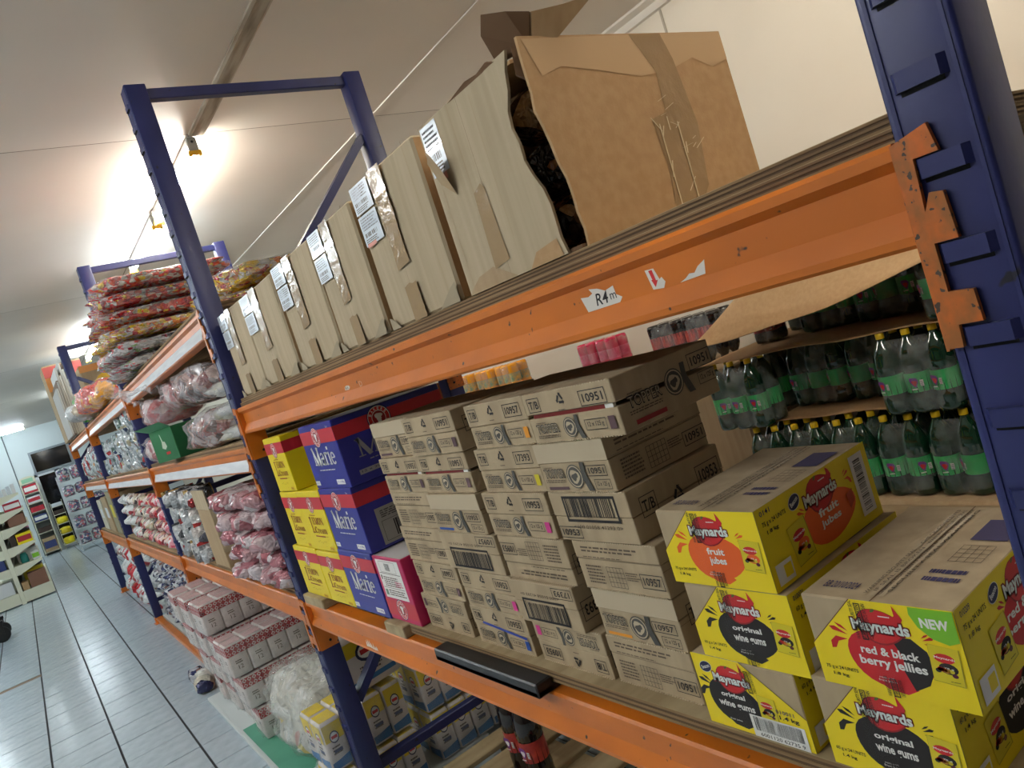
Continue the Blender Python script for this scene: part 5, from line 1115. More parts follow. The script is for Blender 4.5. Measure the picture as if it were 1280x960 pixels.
# third level: pink pouches, green-sided carton, silver pouches
PINKP = foil('pink_pouch', [(198, 152, 156), (172, 100, 108), (212, 188, 190), (186, 122, 130), (222, 208, 210)], 15, .16, .1, .9, 30, [2, 2, 3, 2, 2])
GP = 'pink and white pouches heaped by the blue frame'
pink_me = [blob_mesh('pouch', (.165, .30, .078), PINKP, 22, 12, .6, .7, .09, 2.5, 50+k, .05, 8) for k in range(5)]
r = random.Random(11)
ROWN = ['bottom', 'second', 'third', 'fourth', 'top']; COLN = ['touching the blue frame', 'one in from the blue frame', 'next but one to the green-sided carton', 'leaning on the green-sided carton']
for row in range(5):
    for c in range(4):
        x = -2.62-.182*c+r.uniform(-.004, .004); z = Z2L+row*.080
        obj('pouch', pink_me[(row*3+c) % 5], None, (x, .13+r.uniform(-.04, .02)-.01*row, z), (0, 0, r.uniform(-.07, .07)), label='shiny pink pouch in the %s layer, %s' % (ROWN[row], COLN[c]), category='pouch', group=GP)
t = thing('brown_green_carton', 'tall open carton with brown end and green side between pouches', 'carton', (-3.69, .16, Z2L), (0, 0, 0))
b = MB(); b.bbox((-.16, -.15, 0), (.14, .30, .30), .004, CARD); b.build('body', t)
b = MB(); b.add([(.145,-.15,.08),(.145,.02,.08),(.145,.02,.30),(.145,-.15,.30)], [(0,1,2,3)], CARD_PALE); b.add([(.146,.022,.0),(.146,.3,.0),(.146,.3,.30),(.146,.022,.30)], [(0,1,2,3)], GREEN_CARD); b.build('side_print', t, label='green printed side with red mark')
b = MB(); b.box((.147, .10, .20), (.149, .16, .26), RED); b.build('red_mark', t)
b = MB(); b.box((-.16, -.152, .30), (.14, -.148, .40), CARD_PALE); b.add([(.14,-.15,.30),(.14,.02,.30),(.20,.02,.34),(.20,-.15,.34)], [(0,1,2,3)], CARD_PALE); b.build('open_flap', t)
SILV = foil('silver_pouch', [(206, 208, 210), (150, 152, 154), (90, 92, 96), (222, 222, 222), (180, 184, 186), (200, 170, 110), (170, 60, 60)], 18, .2, .35, .9, 40, [4, 2, 1.4, 3, 3, .5, .5])
SILV2 = foil('bright_pouch', [(214, 206, 200), (196, 60, 60), (220, 218, 214), (90, 130, 90), (210, 170, 90), (120, 120, 130)], 18, .22, .2, .9, 40, [4, 1, 3, .7, .8, 1])
def pouch_set(mats, w, h, t_, n, seed): return [pillow_mesh('pouch', w, h, t_, mats[k % len(mats)], 7, 7, seed+k, .16) for k in range(n)]
silv = pouch_set([SILV, SILV, SILV2], .15, .100, .075, 6, 60); r = random.Random(12)
GS = 'silver pouches standing in rows beside the green-sided carton'
for c in range(6):
    for row in range(4):
        obj('pouch', silv[r.randrange(6)], None, (-3.99-.132*c, .06+r.uniform(-.02, .02), Z2L+row*.1012), (0, 0, PI/2+r.uniform(-.12, .12)), label='small silver pouch in the %s row, %s from the green-sided carton' % (['bottom', 'second', 'third', 'top'][row], ['first', 'second', 'third', 'fourth', 'fifth', 'sixth'][c]), category='pouch', group=GS)
# ------------------------------------------------------------------ floor level: flour bales, wrapped flour bags
FLOUR_W = mat('white_flour_paper', (222, 214, 208), .5); FLOUR_PK = mat('pinkish_paper_top', (206, 172, 170), .5); PAT_R = mat('red_pattern_print', (176, 40, 44), .5)
def flour_packet():
    b = MB(); b.bbox((-.058, -.05, 0), (.058, .05, .170), .010, FLOUR_W, 2)
    for fc in (Face(b, (-.058, -.05, 0), (1,0,0), (0,0,1), .116, .17), Face(b, (.058, -.05, 0), (0,1,0), (0,0,1), .1, .17), Face(b, (-.058, .05, 0), (0,-1,0), (0,0,1), .1, .17)):
        fc.rect(.0, .66, 1, .95, PAT_R)
        for i in range(4):
            for j in range(2):
                u, v = .125+.25*i, .73+.15*j; fc.k -= .00003; fc.poly([(u-.11,v),(u,v-.068),(u+.11,v),(u,v+.068)], FLOUR_W); fc.k += .00003; fc.poly([(u-.06,v),(u,v-.036),(u+.06,v),(u,v+.036)], PAT_R); fc.k -= .00003
        fc.text('12', .38, .22, .62, .34, INK_SOFT, .0); fc.lines(.3, .38, .7, .5, 2, INK_SOFT, 2)
    b.box((-.05, -.042, .1702), (.05, .042, .1712), FLOUR_PK)
    return b.mesh('flour_packet')
PACKET = flour_packet(); CRINKLE = film('crinkled_shrink_film', (240, 238, 238), .12, .08, 20.0, 1.0)
def flour_bale(x, y, z, label, seed, rot=0.0, nx=2, ny=5):
    t = thing('flour_bale', label, 'bale', (x, y, z), (0, 0, rot), 'red and white flour bales on the floor')
    for i in range(nx):
        for j in range(ny): obj('flour_packet', PACKET, t, ((i-(nx-1)/2)*.118*2.2/2.2, (j-(ny-1)/2)*.102, 0), (0, 0, 0), (1.0, 1, 1))
    obj('shrink_film', blob_mesh('shrink_film', (nx*.118+.02, ny*.102+.02, .178), CRINKLE, 44, 12, .18, .16, .03, 3, seed, .03, 14), t)
FB = [(-4.62, 'rear'), (-4.34, 'middle'), (-3.95, 'front')]
k = 0
for ci, (x, n) in enumerate(((-4.70, 4), (-4.42, 4), (-4.12, 4), (-3.82, 3))):
    for row in range(n):
        z = .0215+row*.179
        flour_bale(x, .205+.010*((row*3+ci) % 3-1)-.03*row, z, '%s flour bale of the %s stack, counting stacks from the crumpled clear bag' % (['lowest', 'second', 'third', 'topmost'][row if row < n-1 else 3], ['fourth', 'third', 'second', 'first'][ci]), 70+k, .03*((k % 3)-1)); k += 1
# foam board and mat on the floor
BOARD = mat('white_foam_board', (206, 212, 210), .55)
t = thing('foam_board', 'white board lying on the floor tiles, under the green mat', 'board', (0, 0, 0)); b = MB(); b.bbox((-4.825, -.135, .0005), (-2.55, .56, .0195), .002, BOARD); b.build('board', t)
for yy in (-.1275, -.119):
    b = MB(); b.box((-4.82, yy-.002, .0195), (-2.55, yy+.001, .0215), BOARD); b.build('edge_bead', t)
b = MB(); b.bbox((-4.02, -.115, .0197), (-3.16, .05, .0215), .001, mat('green_mat', (88, 160, 132), .6, col2=(78, 148, 122), nscale=(6, 6, 6))); b.build('green_mat', None, label='flat green sheet lying on the white board by the flour bales', category='mat')
FLY, FLB = mat('yellow_flour_top', (232, 204, 44), .45), mat('blue_flour_base', (60, 120, 176), .45)
def yellow_flour():
    b = MB(); b.bbox((-.055, -.042, .0), (.055, .042, .195), .012, FLOUR_W, 2)
    for fc in (Face(b, (-.055, -.042, 0), (1,0,0), (0,0,1), .11, .195, off=.0008), Face(b, (.055, -.042, 0), (0,1,0), (0,0,1), .084, .195, off=.0008), Face(b, (-.055, .042, 0), (0,-1,0), (0,0,1), .084, .195, off=.0008)):
        fc.rect(.06, .60, .94, .94, FLY); fc.rect(.06, .06, .94, .20, FLB); fc.poly([(.06,.2),(.94,.2),(.94,.26),(.5,.22)], FLB); fc.ell(.5, .66, .22, .12, NAVY, 0, 14); fc.ell(.5, .66, .18, .095, WHITE, 0, 14); fc.rect(.36, .63, .64, .69, RED); fc.lines(.26, .32, .74, .50, 3, INK_SOFT, 2); fc.rect(.3, .36, .7, .42, mat('slate_print', (90, 100, 130), .5))
    b.box((-.045, -.034, .1951), (.045, .034, .1962), FLY)
    return b.mesh('flour_bag')
YF = yellow_flour()
def yellow_bale(x, y, z, nx, ny, label, seed, rot=0.0):
    t = thing('wrapped_flour_pack', label, 'flour pack', (x, y, z), (0, 0, rot), 'yellow flour packs in film')
    for i in range(nx):
        for j in range(ny): obj('flour_bag', YF, t, ((i-(nx-1)/2)*.113, (j-(ny-1)/2)*.087, 0))
    obj('shrink_film', blob_mesh('shrink_film', (nx*.113+.014, ny*.087+.014, .204), FILM, 36, 10, .16, .16, .02, 3, seed, .02, 14), t)
yellow_bale(-2.655, .10, .0215, 2, 4, 'lower yellow topped flour pack at the floor by the blue frame foot', 90); yellow_bale(-2.665, .10, .227, 2, 4, 'upper yellow topped flour pack against the blue frame', 91, .02)
yellow_bale(-2.72, .515, .0215, 3, 4, 'lower yellow topped flour pack seen through the blue frame', 92); yellow_bale(-2.72, .515, .227, 3, 4, 'upper yellow topped flour pack seen through the blue frame', 93)
t = thing('big_flour_bag', 'large white flour bag with yellow top and round mark behind the blue post', 'bag', (-2.66, .19, .434), (0, 0, .1))
b = MB(); b.bbox((-.09, -.13, 0), (.09, .13, .24), .03, FLOUR_W, 3)
fc = Face(b, (.09, -.13, 0), (0,1,0), (0,0,1), .26, .24, off=.001); fc.rect(.14, .62, .86, .86, FLY); fc.ell(.5, .62, .2, .17, NAVY, 0, 16); fc.ell(.5, .62, .16, .12, WHITE, 0, 16); fc.rect(.38, .58, .62, .66, RED); fc.lines(.3, .26, .7, .42, 3, INK_SOFT, 4); fc.rect(.14, .14, .86, .22, FLB); b.build('body', t)
film_bag('crumpled_bag', 'big crumpled clear bag spilling over the green mat', 'bag', -3.24, .17, .0220, (.66, .48, .44), foil('pale_packets', [(222, 220, 208), (226, 206, 90), (206, 150, 140), (230, 228, 222), (206, 202, 190)], 13, .35, 0, .9, 20, [5, .8, .4, 5, 3]), 95, (0, 0, .1), None, film('crumpled_film', (238, 240, 232), .26, .07, 14.0, 1.0))

ORDS = 'first second third fourth fifth sixth seventh eighth ninth tenth eleventh twelfth thirteenth fourteenth fifteenth sixteenth seventeenth eighteenth nineteenth twentieth'.split()
# ================================================================== third and fourth bays, seen at a distance
Z3T, Z3M, Z3L = T2+.0225, 1.4646+.0225, .8754+.0225
OR_BAG = foil('orange_bag_print', [(238, 110, 26), (226, 90, 24), (240, 170, 60), (214, 60, 30)], 7, .22, .05, .8, 20)
PK_BAG = foil('pink_bag_print', [(232, 110, 110), (240, 170, 150), (206, 150, 190), (236, 150, 60)], 9, .2, .05, .8, 20)
GR_BAG = foil('green_bag_print', [(60, 160, 50), (90, 190, 60), (40, 130, 50)], 7, .22, .05, .8, 20)
YS_BAG = foil('yellow_grey_bag_print', [(200, 196, 190), (196, 170, 80), (220, 220, 216), (170, 150, 120)], 7, .22, .05, .8, 20)
def soft(name, label, cat, loc, rot, size, m, seed, group=None, e=.7, amp=.10):
    o = thing(name, label, cat, loc, rot, group); obj('bag', blob_mesh('bag', size, m, 28, 14, e, e, amp, 3, seed, .05, 10), o); obj('bag_film', blob_mesh('bag_film', [s*1.03 for s in size], CLEAR, 28, 12, e, e, amp, 3, seed, .06, 13), o)
soft('crisp_bag', 'bright orange crinkled bag hanging over the white strip', 'bag', (-6.15, .06, Z3T), (0, 0, .06), (1.1, .36, .19), OR_BAG, 101, 'crisp bags on the third bay')
soft('crisp_bag', 'pink and orange bag leaning above the orange bag', 'bag', (-5.85, .22, Z3T+.215), (0, 0, .05), (.62, .30, .16), PK_BAG, 102, 'crisp bags on the third bay')
soft('crisp_bag', 'green crinkled bag behind the orange bag by the blue frame', 'bag', (-7.46, .10, Z3T+.0), (0, 0, 0), (.32, .34, .28), GR_BAG, 103, 'crisp bags on the third bay')
soft('crisp_bag', 'grey and yellow bag lying at the lower end of the orange one', 'bag', (-6.96, -.04, Z3T), (0, 0, .05), (.42, .26, .15), YS_BAG, 104, 'crisp bags on the third bay')
CY = mat('yellow_carton_print', (236, 186, 40), .5); CO = mat('orange_carton_print', (226, 150, 80), .55)
for k, (z, h, lab) in enumerate(((Z3T+.0, .34, 'lower handwritten brown carton behind the pink bag'), (Z3T+.342, .25, 'upper brown carton with yellow print behind the sloping brace'))):
    t = thing('brown_carton', lab, 'carton', (-8.36, .44, z), (0, 0, 0), 'brown cartons seen through the frame'); b = MB(); b.bbox((-.25, -.30, .0005), (.24, .26, h), .006, CARD); b.build('body', t)
    b = MB(); fc = Face(b, (.24, -.30, 0), (0,1,0), (0,0,1), .56, h, off=.001)
    if k == 0: fc.text('Heuse', .12, .62, .62, .9, INK, .0, .08, .3); fc.text('koo', .14, .16, .5, .42, INK, .0, .08, .3)
    else: fc.rect(0, .72, 1, .98, CO); fc.poly([(.1,.12),(.62,.12),(.62,.64),(.44,.66),(.26,.46)], CY); fc.ell(.48, .36, .05, .1, CO, 0, 10)
    b.build('print', t)
CUPM = foil('silver_cup', [(206, 212, 214), (150, 160, 164), (222, 226, 226), (200, 80, 80), (110, 130, 120), (190, 180, 150), (60, 70, 100)], 30, .18, .35, 1.0, 34, [4, 3, 4, .5, 1, .8, .8])
CUPM2 = foil('red_tall_pack', [(190, 40, 40), (206, 206, 200), (150, 30, 36), (214, 150, 90), (200, 196, 196)], 10, .25, .1, .7, 30)
def cup_mesh(m, seed):
    b = MB(); r = random.Random(seed); w_ = .055+r.uniform(-.004, .004)
    b.lathe([(w_*.72, 0), (w_*.95, .03), (w_, .085), (w_*.9, .135), (w_*.98, .142), (w_*1.0, .150)], (0, 0, 0), m, 10); return b.mesh('wrapped_cup')
cups = [cup_mesh(CUPM, k) for k in range(4)]; r = random.Random(21)
CL = 'silver wrapped cup among the rows on the middle shelf of the third bay'
for c in range(20):
    for row in range(2 if c < 17 else 1):
        obj('wrapped_cup', cups[r.randrange(4)], None, (-5.02-.128*c, .08+r.uniform(-.02, .02), Z3M+row*.1515), (0, 0, r.uniform(0, 6)), label='silver wrapped cup, %s row, %s from the milky bags, third bay' % (['bottom', 'upper'][row], ORDS[c]), category='cup', group='silver wrapped cups of the third bay')
for c in range(7):
    obj('wrapped_cup', cups[r.randrange(4)], None, (-5.05-.15*c, .085, Z3M+.303), (0, 0, r.uniform(0, 6)), label='silver wrapped cup topping the rows, %s from the milky bags, third bay' % ORDS[c], category='cup', group='topmost silver wrapped cups')
PACKS = [foil('white_packet', [(226, 226, 222), (206, 206, 204), (180, 60, 66), (236, 234, 230), (150, 120, 110)], 24, .3, .05, .7, 26, [4, 3, .8, 4, .7]), foil('red_packet', [(196, 40, 50), (224, 200, 190), (214, 60, 70), (120, 30, 40), (226, 190, 150)], 24, .28, .05, .7, 26),
         foil('brown_red_packet', [(170, 150, 120), (196, 60, 70), (60, 40, 40), (206, 190, 160), (224, 214, 206)], 24, .3, .05, .7, 26), foil('pink_white_packet', [(230, 214, 216), (214, 80, 100), (226, 150, 160), (236, 232, 230)], 24, .28, .05, .7, 26)]
pk = [[pillow_mesh('packet', .19, .096, .12, m, 6, 6, 120+7*q+k, .15) for k in range(2)] for q, m in enumerate(PACKS)]
r = random.Random(31); GROUPN = ['white', 'brown and red', 'red', 'pink and white']
for c in range(13):
    q = [3, 3, 1, 1, 1, 2, 2, 2, 2, 2, 0, 0, 0][c]; nm = ['puffy white', 'red', 'brown and red', 'pink and white'][q]
    for row in range(4):
        obj('packet', pk[q][r.randrange(2)], None, (-5.06-.196*c, .08+r.uniform(-.02, .02), Z3L+row*.0985), (0, 0, r.uniform(-.08, .08)), label='%s packet, %s layer, column %s from the silver pouches, third bay' % (nm, ['bottom', 'second', 'third', 'top'][row], ORDS[c]), category='packet', group='%s packets of the third bay' % nm)
# navy and white packs in film at floor level of the third bay, loose ones spilling
NAVYP = foil('navy_white_pack', [(40, 44, 84), (206, 206, 212), (60, 66, 110), (180, 176, 180), (226, 226, 228), (150, 110, 100)], 30, .2, .1, 1.0, 34, [3, 3, 2, 2, 3, .6])
r = random.Random(41)
nm_ = [pillow_mesh('wrapped_pack', .23, .118, .22, NAVYP, 8, 7, 150+k, .16) for k in range(4)]
for c in range(11):
    for row in range(5):
        obj('wrapped_pack', nm_[r.randrange(4)], None, (-5.08-.235*c, .20+r.uniform(-.025, .0), .0725+row*.121), (0, 0, r.uniform(-.05, .05)), label='navy and white pack, %s layer, %s from the flour bales, third bay floor' % (['bottom', 'second', 'third', 'fourth', 'top'][row], ORDS[c]), category='pack', group='navy and white packs under the third bay')
WP = foil('white_navy_lump', [(226, 222, 210), (214, 206, 186), (50, 54, 90), (206, 206, 208)], 10, .25, .05, .8, 24, [4, 3, 1, 2])
for k, (x, y, s, lab) in enumerate(((-5.03, -.10, .12, 'cream and white lump of film lying on the tiles by the flour bales'), (-5.18, -.06, .12, 'cream wrapped pack lying beside the navy packs on the tiles'), (-5.33, -.09, .11, 'navy and white pack fallen on the tiles'))):
    obj('fallen_pack', blob_mesh('fallen_pack', (s*1.1, s, s*.85), WP if k < 2 else NAVYP, 16, 10, .7, .7, .1, 3, 170+k, .06, 9), None, (x, y, .001 if True else 0), label=lab, category='pack')
# fourth bay
FLATM = [mat('grey_flat_board', (176, 172, 166), .7), mat('brown_flat_board', (120, 98, 80), .8), mat('pale_flat_board', (206, 204, 198), .6)]
r = random.Random(51)
for k in range(8):
    h = [.52, .60, .74, .66, .80, .72, .62, .84][k]; m = FLATM[[0, 1, 2, 1, 2, 0, 2, 1][k]]; t = thing('flat_carton', ['outermost', 'second', 'third', 'fourth', 'fifth', 'sixth', 'seventh', 'innermost'][k]+' flattened carton standing on edge on the fourth bay', 'carton', (-9.32-.03*k, -.035+.024*k, T2+.0225), (0, 0, 0), 'flattened cartons standing on the fourth bay')
    b = MB(); b.box((-.45, -.010, 0), (.45, .010, h), m); b.build('board', t); b = MB(); b.box((.4501, -.008, .01), (.453, .008, h-.01), FLATM[2]); b.build('cut_edge', t)
t = thing('printed_carton', 'tall carton with red and orange top behind the flattened cartons', 'carton', (-10.30, .155, T2+.0225), (0, 0, 0)); b = MB(); b.bbox((-.27, -.19, 0), (.27, .22, .93), .006, CARD); b.build('body', t)
b = MB(); fc = Face(b, (.27, -.19, 0), (0,1,0), (0,0,1), .41, .93, off=.001); fc.rect(0, .84, 1, .98, mat('brick_red_print', (176, 70, 60), .5)); fc.rect(0, .66, 1, .84, CO); b.build('print', t)
for c in range(12):
    rr = r.randrange(2); b = c % 3 == 1
    obj('tall_pack', pillow_mesh('tall_pack', .17, .36 if c < 8 else .30, .11, CUPM2 if b else CUPM, 6, 8, 180+c, .12), None, (-7.95-.205*c, .08, 1.4653+.0225), (0, 0, r.uniform(-.06, .06)), label='tall %s pack, %s from the third bay, below the flattened cartons' % ('red' if b else 'silver white', ORDS[c]), category='pack', group='tall %s packs of the fourth bay' % ('red' if b else 'silver white'))
for c, (x, w_, h, m, lab) in enumerate(((-8.15, .30, .44, CARD_PALE, 'tall pale carton at the near end of the low fourth bay shelf'), (-8.62, .44, .46, mat('olive_carton', (150, 140, 110), .7), 'olive grey carton on the low shelf of the fourth bay'), (-9.3, .55, .40, CARD, 'brown carton on the low shelf of the fourth bay'), (-10.0, .5, .36, mat('cream_carton', (196, 190, 170), .7), 'cream carton at the far end of the low fourth bay shelf'))):
    t = thing('shelf_carton', lab, 'carton', (x, .06, .8448+.0225), (0, 0, 0), 'cartons low in the fourth bay'); b = MB(); b.bbox((-w_/2, -.02, 0), (w_/2, .4, h), .005, m); b.build('body', t); b = MB(); fc = Face(b, (-w_/2, -.02, 0), (1,0,0), (0,0,1), w_, h, off=.001); fc.rect(.3, .4, .8, .7, YELLOW_DOT if c == 1 else PAPER); b.build('label', t)
REDP = foil('red_white_pack', [(206, 30, 40), (180, 24, 34), (226, 220, 218)], 6, .25, .05, .8, 24, [4, 3, 1])
for c in range(10):
    for row in range(3):
        red = c in (5, 6, 7); obj('floor_pack', pillow_mesh('floor_pack', .24, .22, .20, REDP if red else PACKS[0], 6, 6, 210+c*3+row, .14), None, (-7.98-.25*c, .16+r.uniform(-.03, .01), .003+row*.222), (0, 0, r.uniform(-.05, .05)), label='%s puffy pack, %s layer, %s from the orange foot, fourth bay floor' % ('red' if red else 'white', ['bottom', 'middle', 'top'][row], ORDS[c]), category='pack', group='%s puffy packs under the fourth bay' % ('red' if red else 'white'))

# ================================================================== far end of the shop
CREAM = mat('cream_shelf_paint', (222, 220, 196), .45); CREAM_D = mat('cream_back_panel', (196, 194, 172), .6)
t = thing('gondola_shelf', 'cream double sided shop shelf standing end on in the aisle', 'shelf', (-13.45, -1.075, 0)); LG_ = 3.6
b = MB(); b.bbox((-.04, -.03, 0), (0, .03, 1.78), .004, CREAM); b.build('post', t)
b = MB(); b.bbox((-LG_, -.03, 0), (-LG_+.04, .03, 1.78), .004, CREAM); b.build('post', t)
b = MB(); b.box((-LG_+.04, -.006, .1), (-.04, .006, 1.74), CREAM_D); b.build('back_panel', t)
for s in (-1, 1):
    for k, z in enumerate((1.62, 1.38, 1.14, .85, .56)):
        y0, y1 = sorted((s*.032, s*.40)); b = MB(); b.box((-LG_+.05, y0, z), (-.004, y1, z+.018), CREAM); b.box((-LG_+.05, s*.40-.004, z-.02), (-.004, s*.40+.004, z+.022), CREAM); sh = b.build('shelf_panel', t)
        b = MB(); b.prism([(s*.03, z), (s*.03, z-.12), (s*.08, z-.12), (s*.40, z-.012), (s*.40, z)] if s > 0 else [(s*.03, z), (s*.40, z), (s*.40, z-.012), (s*.08, z-.12), (s*.03, z-.12)], (-.006, 0, 0), (0,1,0), (0,0,1), (1,0,0), .004, CREAM); b.build('bracket', sh)
    y0, y1 = sorted((s*.03, s*.42)); b = MB(); b.box((-LG_, y0, .02), (0, y1, .19), CREAM); b.build('plinth', t)
GY = -1.075
def far_box(x, y, z, w_, d, h, m, label, cat='box', group=None, band=None):
    t = thing('shelf_box', label, cat, (x, y, z), (0, 0, 0), group); b = MB(); b.bbox((-w_/2, -d/2, 0), (w_/2, d/2, h), .004, m); b.build('body', t)
    if band is not None: b = MB(); fc = Face(b, (w_/2, -d/2, 0), (0,1,0), (0,0,1), d, h, off=.0015); fc.rect(.05, .25, .95, .75, band); b.build('print', t)
RB_ = mat('red_goods', (176, 36, 50), .5); BR = mat('brown_goods', (130, 90, 70), .7); GD = mat('dark_goods', (60, 44, 36), .7); TEAL = mat('teal_goods', (30, 130, 120), .4); WG_ = mat('white_goods', (214, 214, 214), .45); BLUEG = mat('blue_goods', (46, 60, 110), .5)
far_box(-13.60, GY+.27, 1.400, .26, .22, .13, RB_, 'red box at the end of the upper gondola shelf', 'box', None, WHITE); far_box(-13.6, GY+.26, 1.160, .26, .22, .16, BR, 'brown box at the end of the second gondola shelf down'); far_box(-13.6, GY+.28, .870, .26, .2, .16, YELLOW, 'yellow and brown box at the end of the gondola shelf', 'box', None, RB_)
far_box(-13.6, GY+.13, .870, .26, .08, .2, GD, 'dark packet beside the yellow box on the gondola'); far_box(-13.6, GY+.34, .580, .2, .1, .13, WG_, 'white green jar box at the gondola edge', 'box', None, GREEN_PRINT)
b = MB(); b.lathe([(.05, 0), (.055, .02), (.055, .11), (.045, .125), (.04, .15), (.0, .152)], (0, 0, 0), TEAL, 14); b.build('jar', None, label='teal jar on the lower gondola shelf end', category='jar').location = (-13.6, GY+.19, .580)
far_box(-13.62, GY+.27, .192, .3, .24, .22, BR, 'brown taped box on the gondola base'); far_box(-13.62, GY+.09, .192, .3, .09, .12, CARD_TAN, 'low tan box on the gondola base')
r = random.Random(61)
for k in range(6): far_box(-13.56-.0*k, GY+.06+.06*k, 1.640, .1, .05, .11+.02*(k % 3), WG_ if k % 2 else PAPER, 'small white jar on top of the gondola, %s from its end' % ORDS[k], 'jar', 'white jars on top of the gondola')
for s, z, m, lab in ((-1, .192, WG_, 'white bag pile on the hidden side of the gondola base'), (-1, .58, BLUEG, 'blue and white goods on the hidden side of the gondola'), (-1, 1.40, WG_, 'white goods high on the hidden side of the gondola')): far_box(-13.62, GY-.21, z, .3, .3, .2, m, lab)
for k in range(7):
    for q, z in enumerate((1.16, .87, .58, .192)): far_box(-14.1-.4*k, GY+.24, z, .36, .28, [.16, .18, .17, .24][q], [BR, RB_, GD, CARD, WG_, BLUEG, YELLOW_DOT][(k*3+q*2) % 7], 'goods on the gondola, %s down, %s along from its end' % (['second shelf', 'third shelf', 'fourth shelf', 'base'][q], ORDS[k]), 'box', 'goods further along the gondola')
t = thing('wall_shelf', 'cream shelving unit with arched green header against the far wall', 'shelf', (-21.35, -.41, 0))
for y in (-.175, .155):
    b = MB(); b.box((-.22, y, 0), (.14, y+.02, 1.80), CREAM); b.build('side_panel', t)
for z in (.06, .55, .83, 1.08, 1.30, 1.55):
    b = MB(); b.box((-.22, -.155, z), (.14, .155, z+.018), CREAM); b.build('shelf_panel', t)
b = MB(); b.prism([(-.17, 0), (.17, 0), (.17, .12)]+[(.17*math.cos(a*PI/8), .12+.06*math.sin(a*PI/8)) for a in range(1, 8)]+[(-.17, .12)], (-.2, 0, 1.80), (0,1,0), (0,0,1), (1,0,0), .02, CREAM); h_ = b.build('header', t)
b = MB(); b.box((-.179, -.12, 1.83), (-.176, .12, 1.93), mat('pale_green_header', (150, 206, 170), .5)); b.build('header_print', h_)
for k, (z, h, m, bd, lab) in enumerate(((1.57, .2, RB_, WHITE, 'red boxes on the top shelf of the far wall unit'), (1.32, .16, WG_, RB_, 'white and red boxes on the far wall unit'), (1.10, .12, RB_, None, 'low red box on the far wall unit'), (.85, .16, BLUEG, WHITE, 'navy packs on the far wall unit'), (.57, .12, GD, None, 'dark goods on the far wall unit'), (.08, .34, CARD, BLUEG, 'brown open box at the bottom of the far wall unit'))): far_box(-21.3, -.41, z, .2, .28, h, m, lab, 'box', None, bd)
t = thing('display_stand', 'small display stand with yellow bags in front of the doorway', 'stand', (-21.15, -.02, 0))
for z in (.10, .36, .62, .86, 1.06):
    b = MB(); b.box((-.12, -.13, z), (.12, .13, z+.012), CREAM); b.build('shelf_panel', t)
for y in (-.13, .12):
    b = MB(); b.box((-.12, y, 0), (-.1, y+.012, 1.2), CREAM); b.build('side_rail', t)
YB = foil('yellow_bag', [(240, 220, 30), (226, 200, 24), (60, 90, 60)], 12, .3, 0, .6, 24, [4, 3, .6])
for k, z in enumerate((.113, .373, .633)):
    obj('yellow_bag', blob_mesh('yellow_bag', (.2, .24, .17), YB, 16, 10, .6, .6, .1, 3, 230+k), None, (-21.13, -.02, z), label=['lowest', 'middle', 'uppermost'][k]+' yellow bag on the stand by the doorway', category='bag', group='yellow bags by the doorway')
far_box(-21.13, -.02, .873, .2, .22, .1, GD, 'dark tray of packets over the yellow bags'); far_box(-21.13, -.02, 1.073, .2, .22, .08, PAPER, 'white packets on top of the display stand')
t = thing('white_shelf_unit', 'white open shelf unit of mixed goods at the end of the racks', 'shelf', (-19.1, .48, 0))
for x in (-.24, .22):
    for y in (-.41, .39):
        b = MB(); b.box((x, y, 0), (x+.02, y+.02, 1.72), DFRAME); b.build('post', t)
for z in (.12, .48, .86, 1.22, 1.56):
    b = MB(); b.box((-.24, -.41, z), (.24, .41, z+.015), DFRAME); b.build('shelf_panel', t)
MIX = foil('mixed_goods', [(214, 214, 220), (150, 120, 160), (220, 120, 130), (90, 100, 140), (230, 230, 230), (130, 140, 140)], 30, .3, .05, .6, 24)
ZN = ['floor', 'second', 'third', 'fourth', 'top']
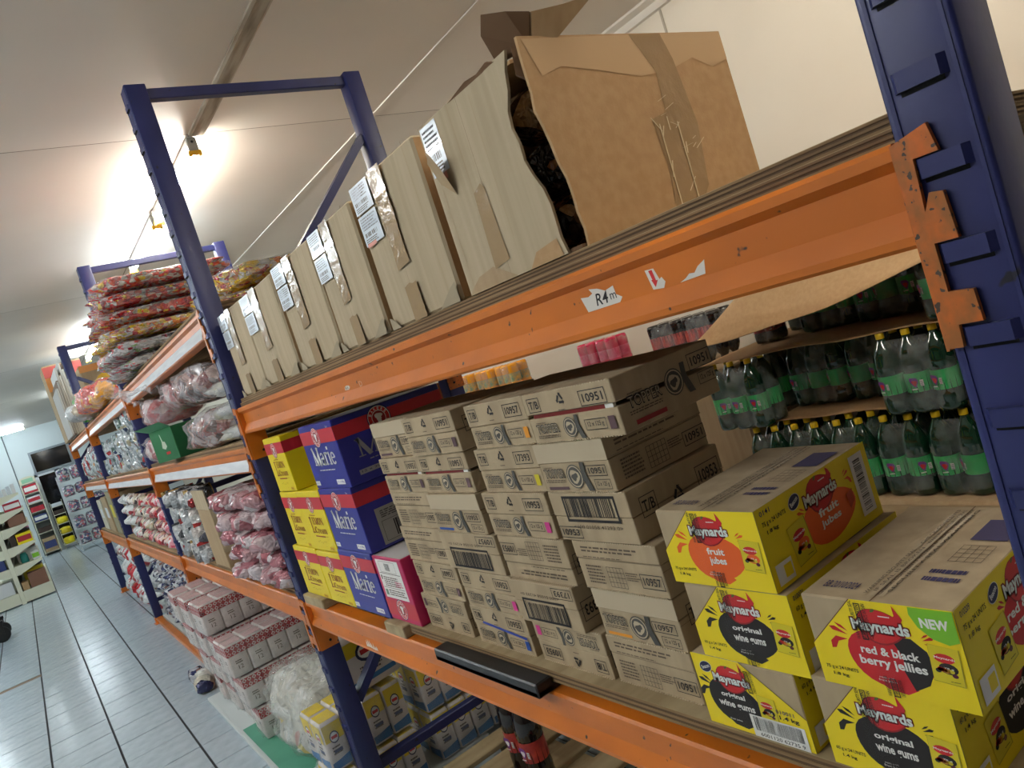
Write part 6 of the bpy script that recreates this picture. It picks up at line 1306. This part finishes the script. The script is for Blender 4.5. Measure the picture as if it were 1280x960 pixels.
for q, z in enumerate((.136, .496, .876, 1.236, 1.576)):
    for k in range(3): obj('mixed_pack', blob_mesh('mixed_pack', (.36, .23, [.26, .28, .26, .24, .30][q]), MIX, 16, 10, .5, .5, .1, 3, 240+q*3+k), None, (-19.1, .22+.255*k, z), label='grey and pink pack on the %s shelf of the white unit, %s' % (ZN[q], ['by the aisle', 'in its middle', 'deep in its corner'][k]), category='pack', group='packs on the white shelf unit')
# trolley standing at the edge of the aisle: only a wheel comes into view
CHROME = mat('chrome_wire', (180, 184, 188), .2, 1.0)
t = thing('shopping_trolley', 'shopping trolley at the edge of the aisle, only its black wheel showing', 'trolley', (-10.6, -1.30, 0), (0, 0, -PI/2))
for sx, sy in ((0, 0), (.62, .02), (0, -.42), (.62, -.44)):
    b = MB(); b.lathe([(.0, -.02), (.075, -.02), (.09, -.012), (.09, .012), (.075, .02), (.0, .02)], (sx, sy, .09), DARK, 16, axis='y'); wh = b.build('caster_wheel', t)
    b = MB(); 
    for s in (-1, 1): b.bar((sx, sy+s*.027, .09), (sx-.01, sy+s*.027, .22), .06, .006, BLACK, (0, 1, 0))
    b.box((sx-.05, sy-.03, .218), (sx+.03, sy+.03, .25), BLACK); b.tube([(sx-.01, sy, .25), (sx-.01, sy, .30)], .014, CHROME, 8); b.build('fork', wh)
b = MB(); b.tube([(0, -.44, .31), (.64, -.44, .31), (.64, .02, .31), (0, .0, .31), (0, -.44, .31)], .012, CHROME, 8); b.tube([(.1, -.42, .32), (.02, -.42, .5), (-.1, -.42, .95)], .012, CHROME, 8); b.tube([(.1, -.02, .32), (.02, -.02, .5), (-.1, -.02, .95)], .012, CHROME, 8); b.build('frame', t)
b = MB()
for k in range(9):
    z = .5+.05*k; e = .02*k/9; b.tube([(-.06, -.42-e, z), (.66+e*2, -.40-e, z+.02), (.66+e*2, -.04+e, z+.02), (-.06, -.02+e, z), (-.06, -.42-e, z)], .004, CHROME, 5)
b.build('basket', t, kind='stuff')
b = MB(); b.tube([(-.12, -.44, .96), (-.12, 0, .96)], .016, RED, 8); b.build('handle_bar', t)
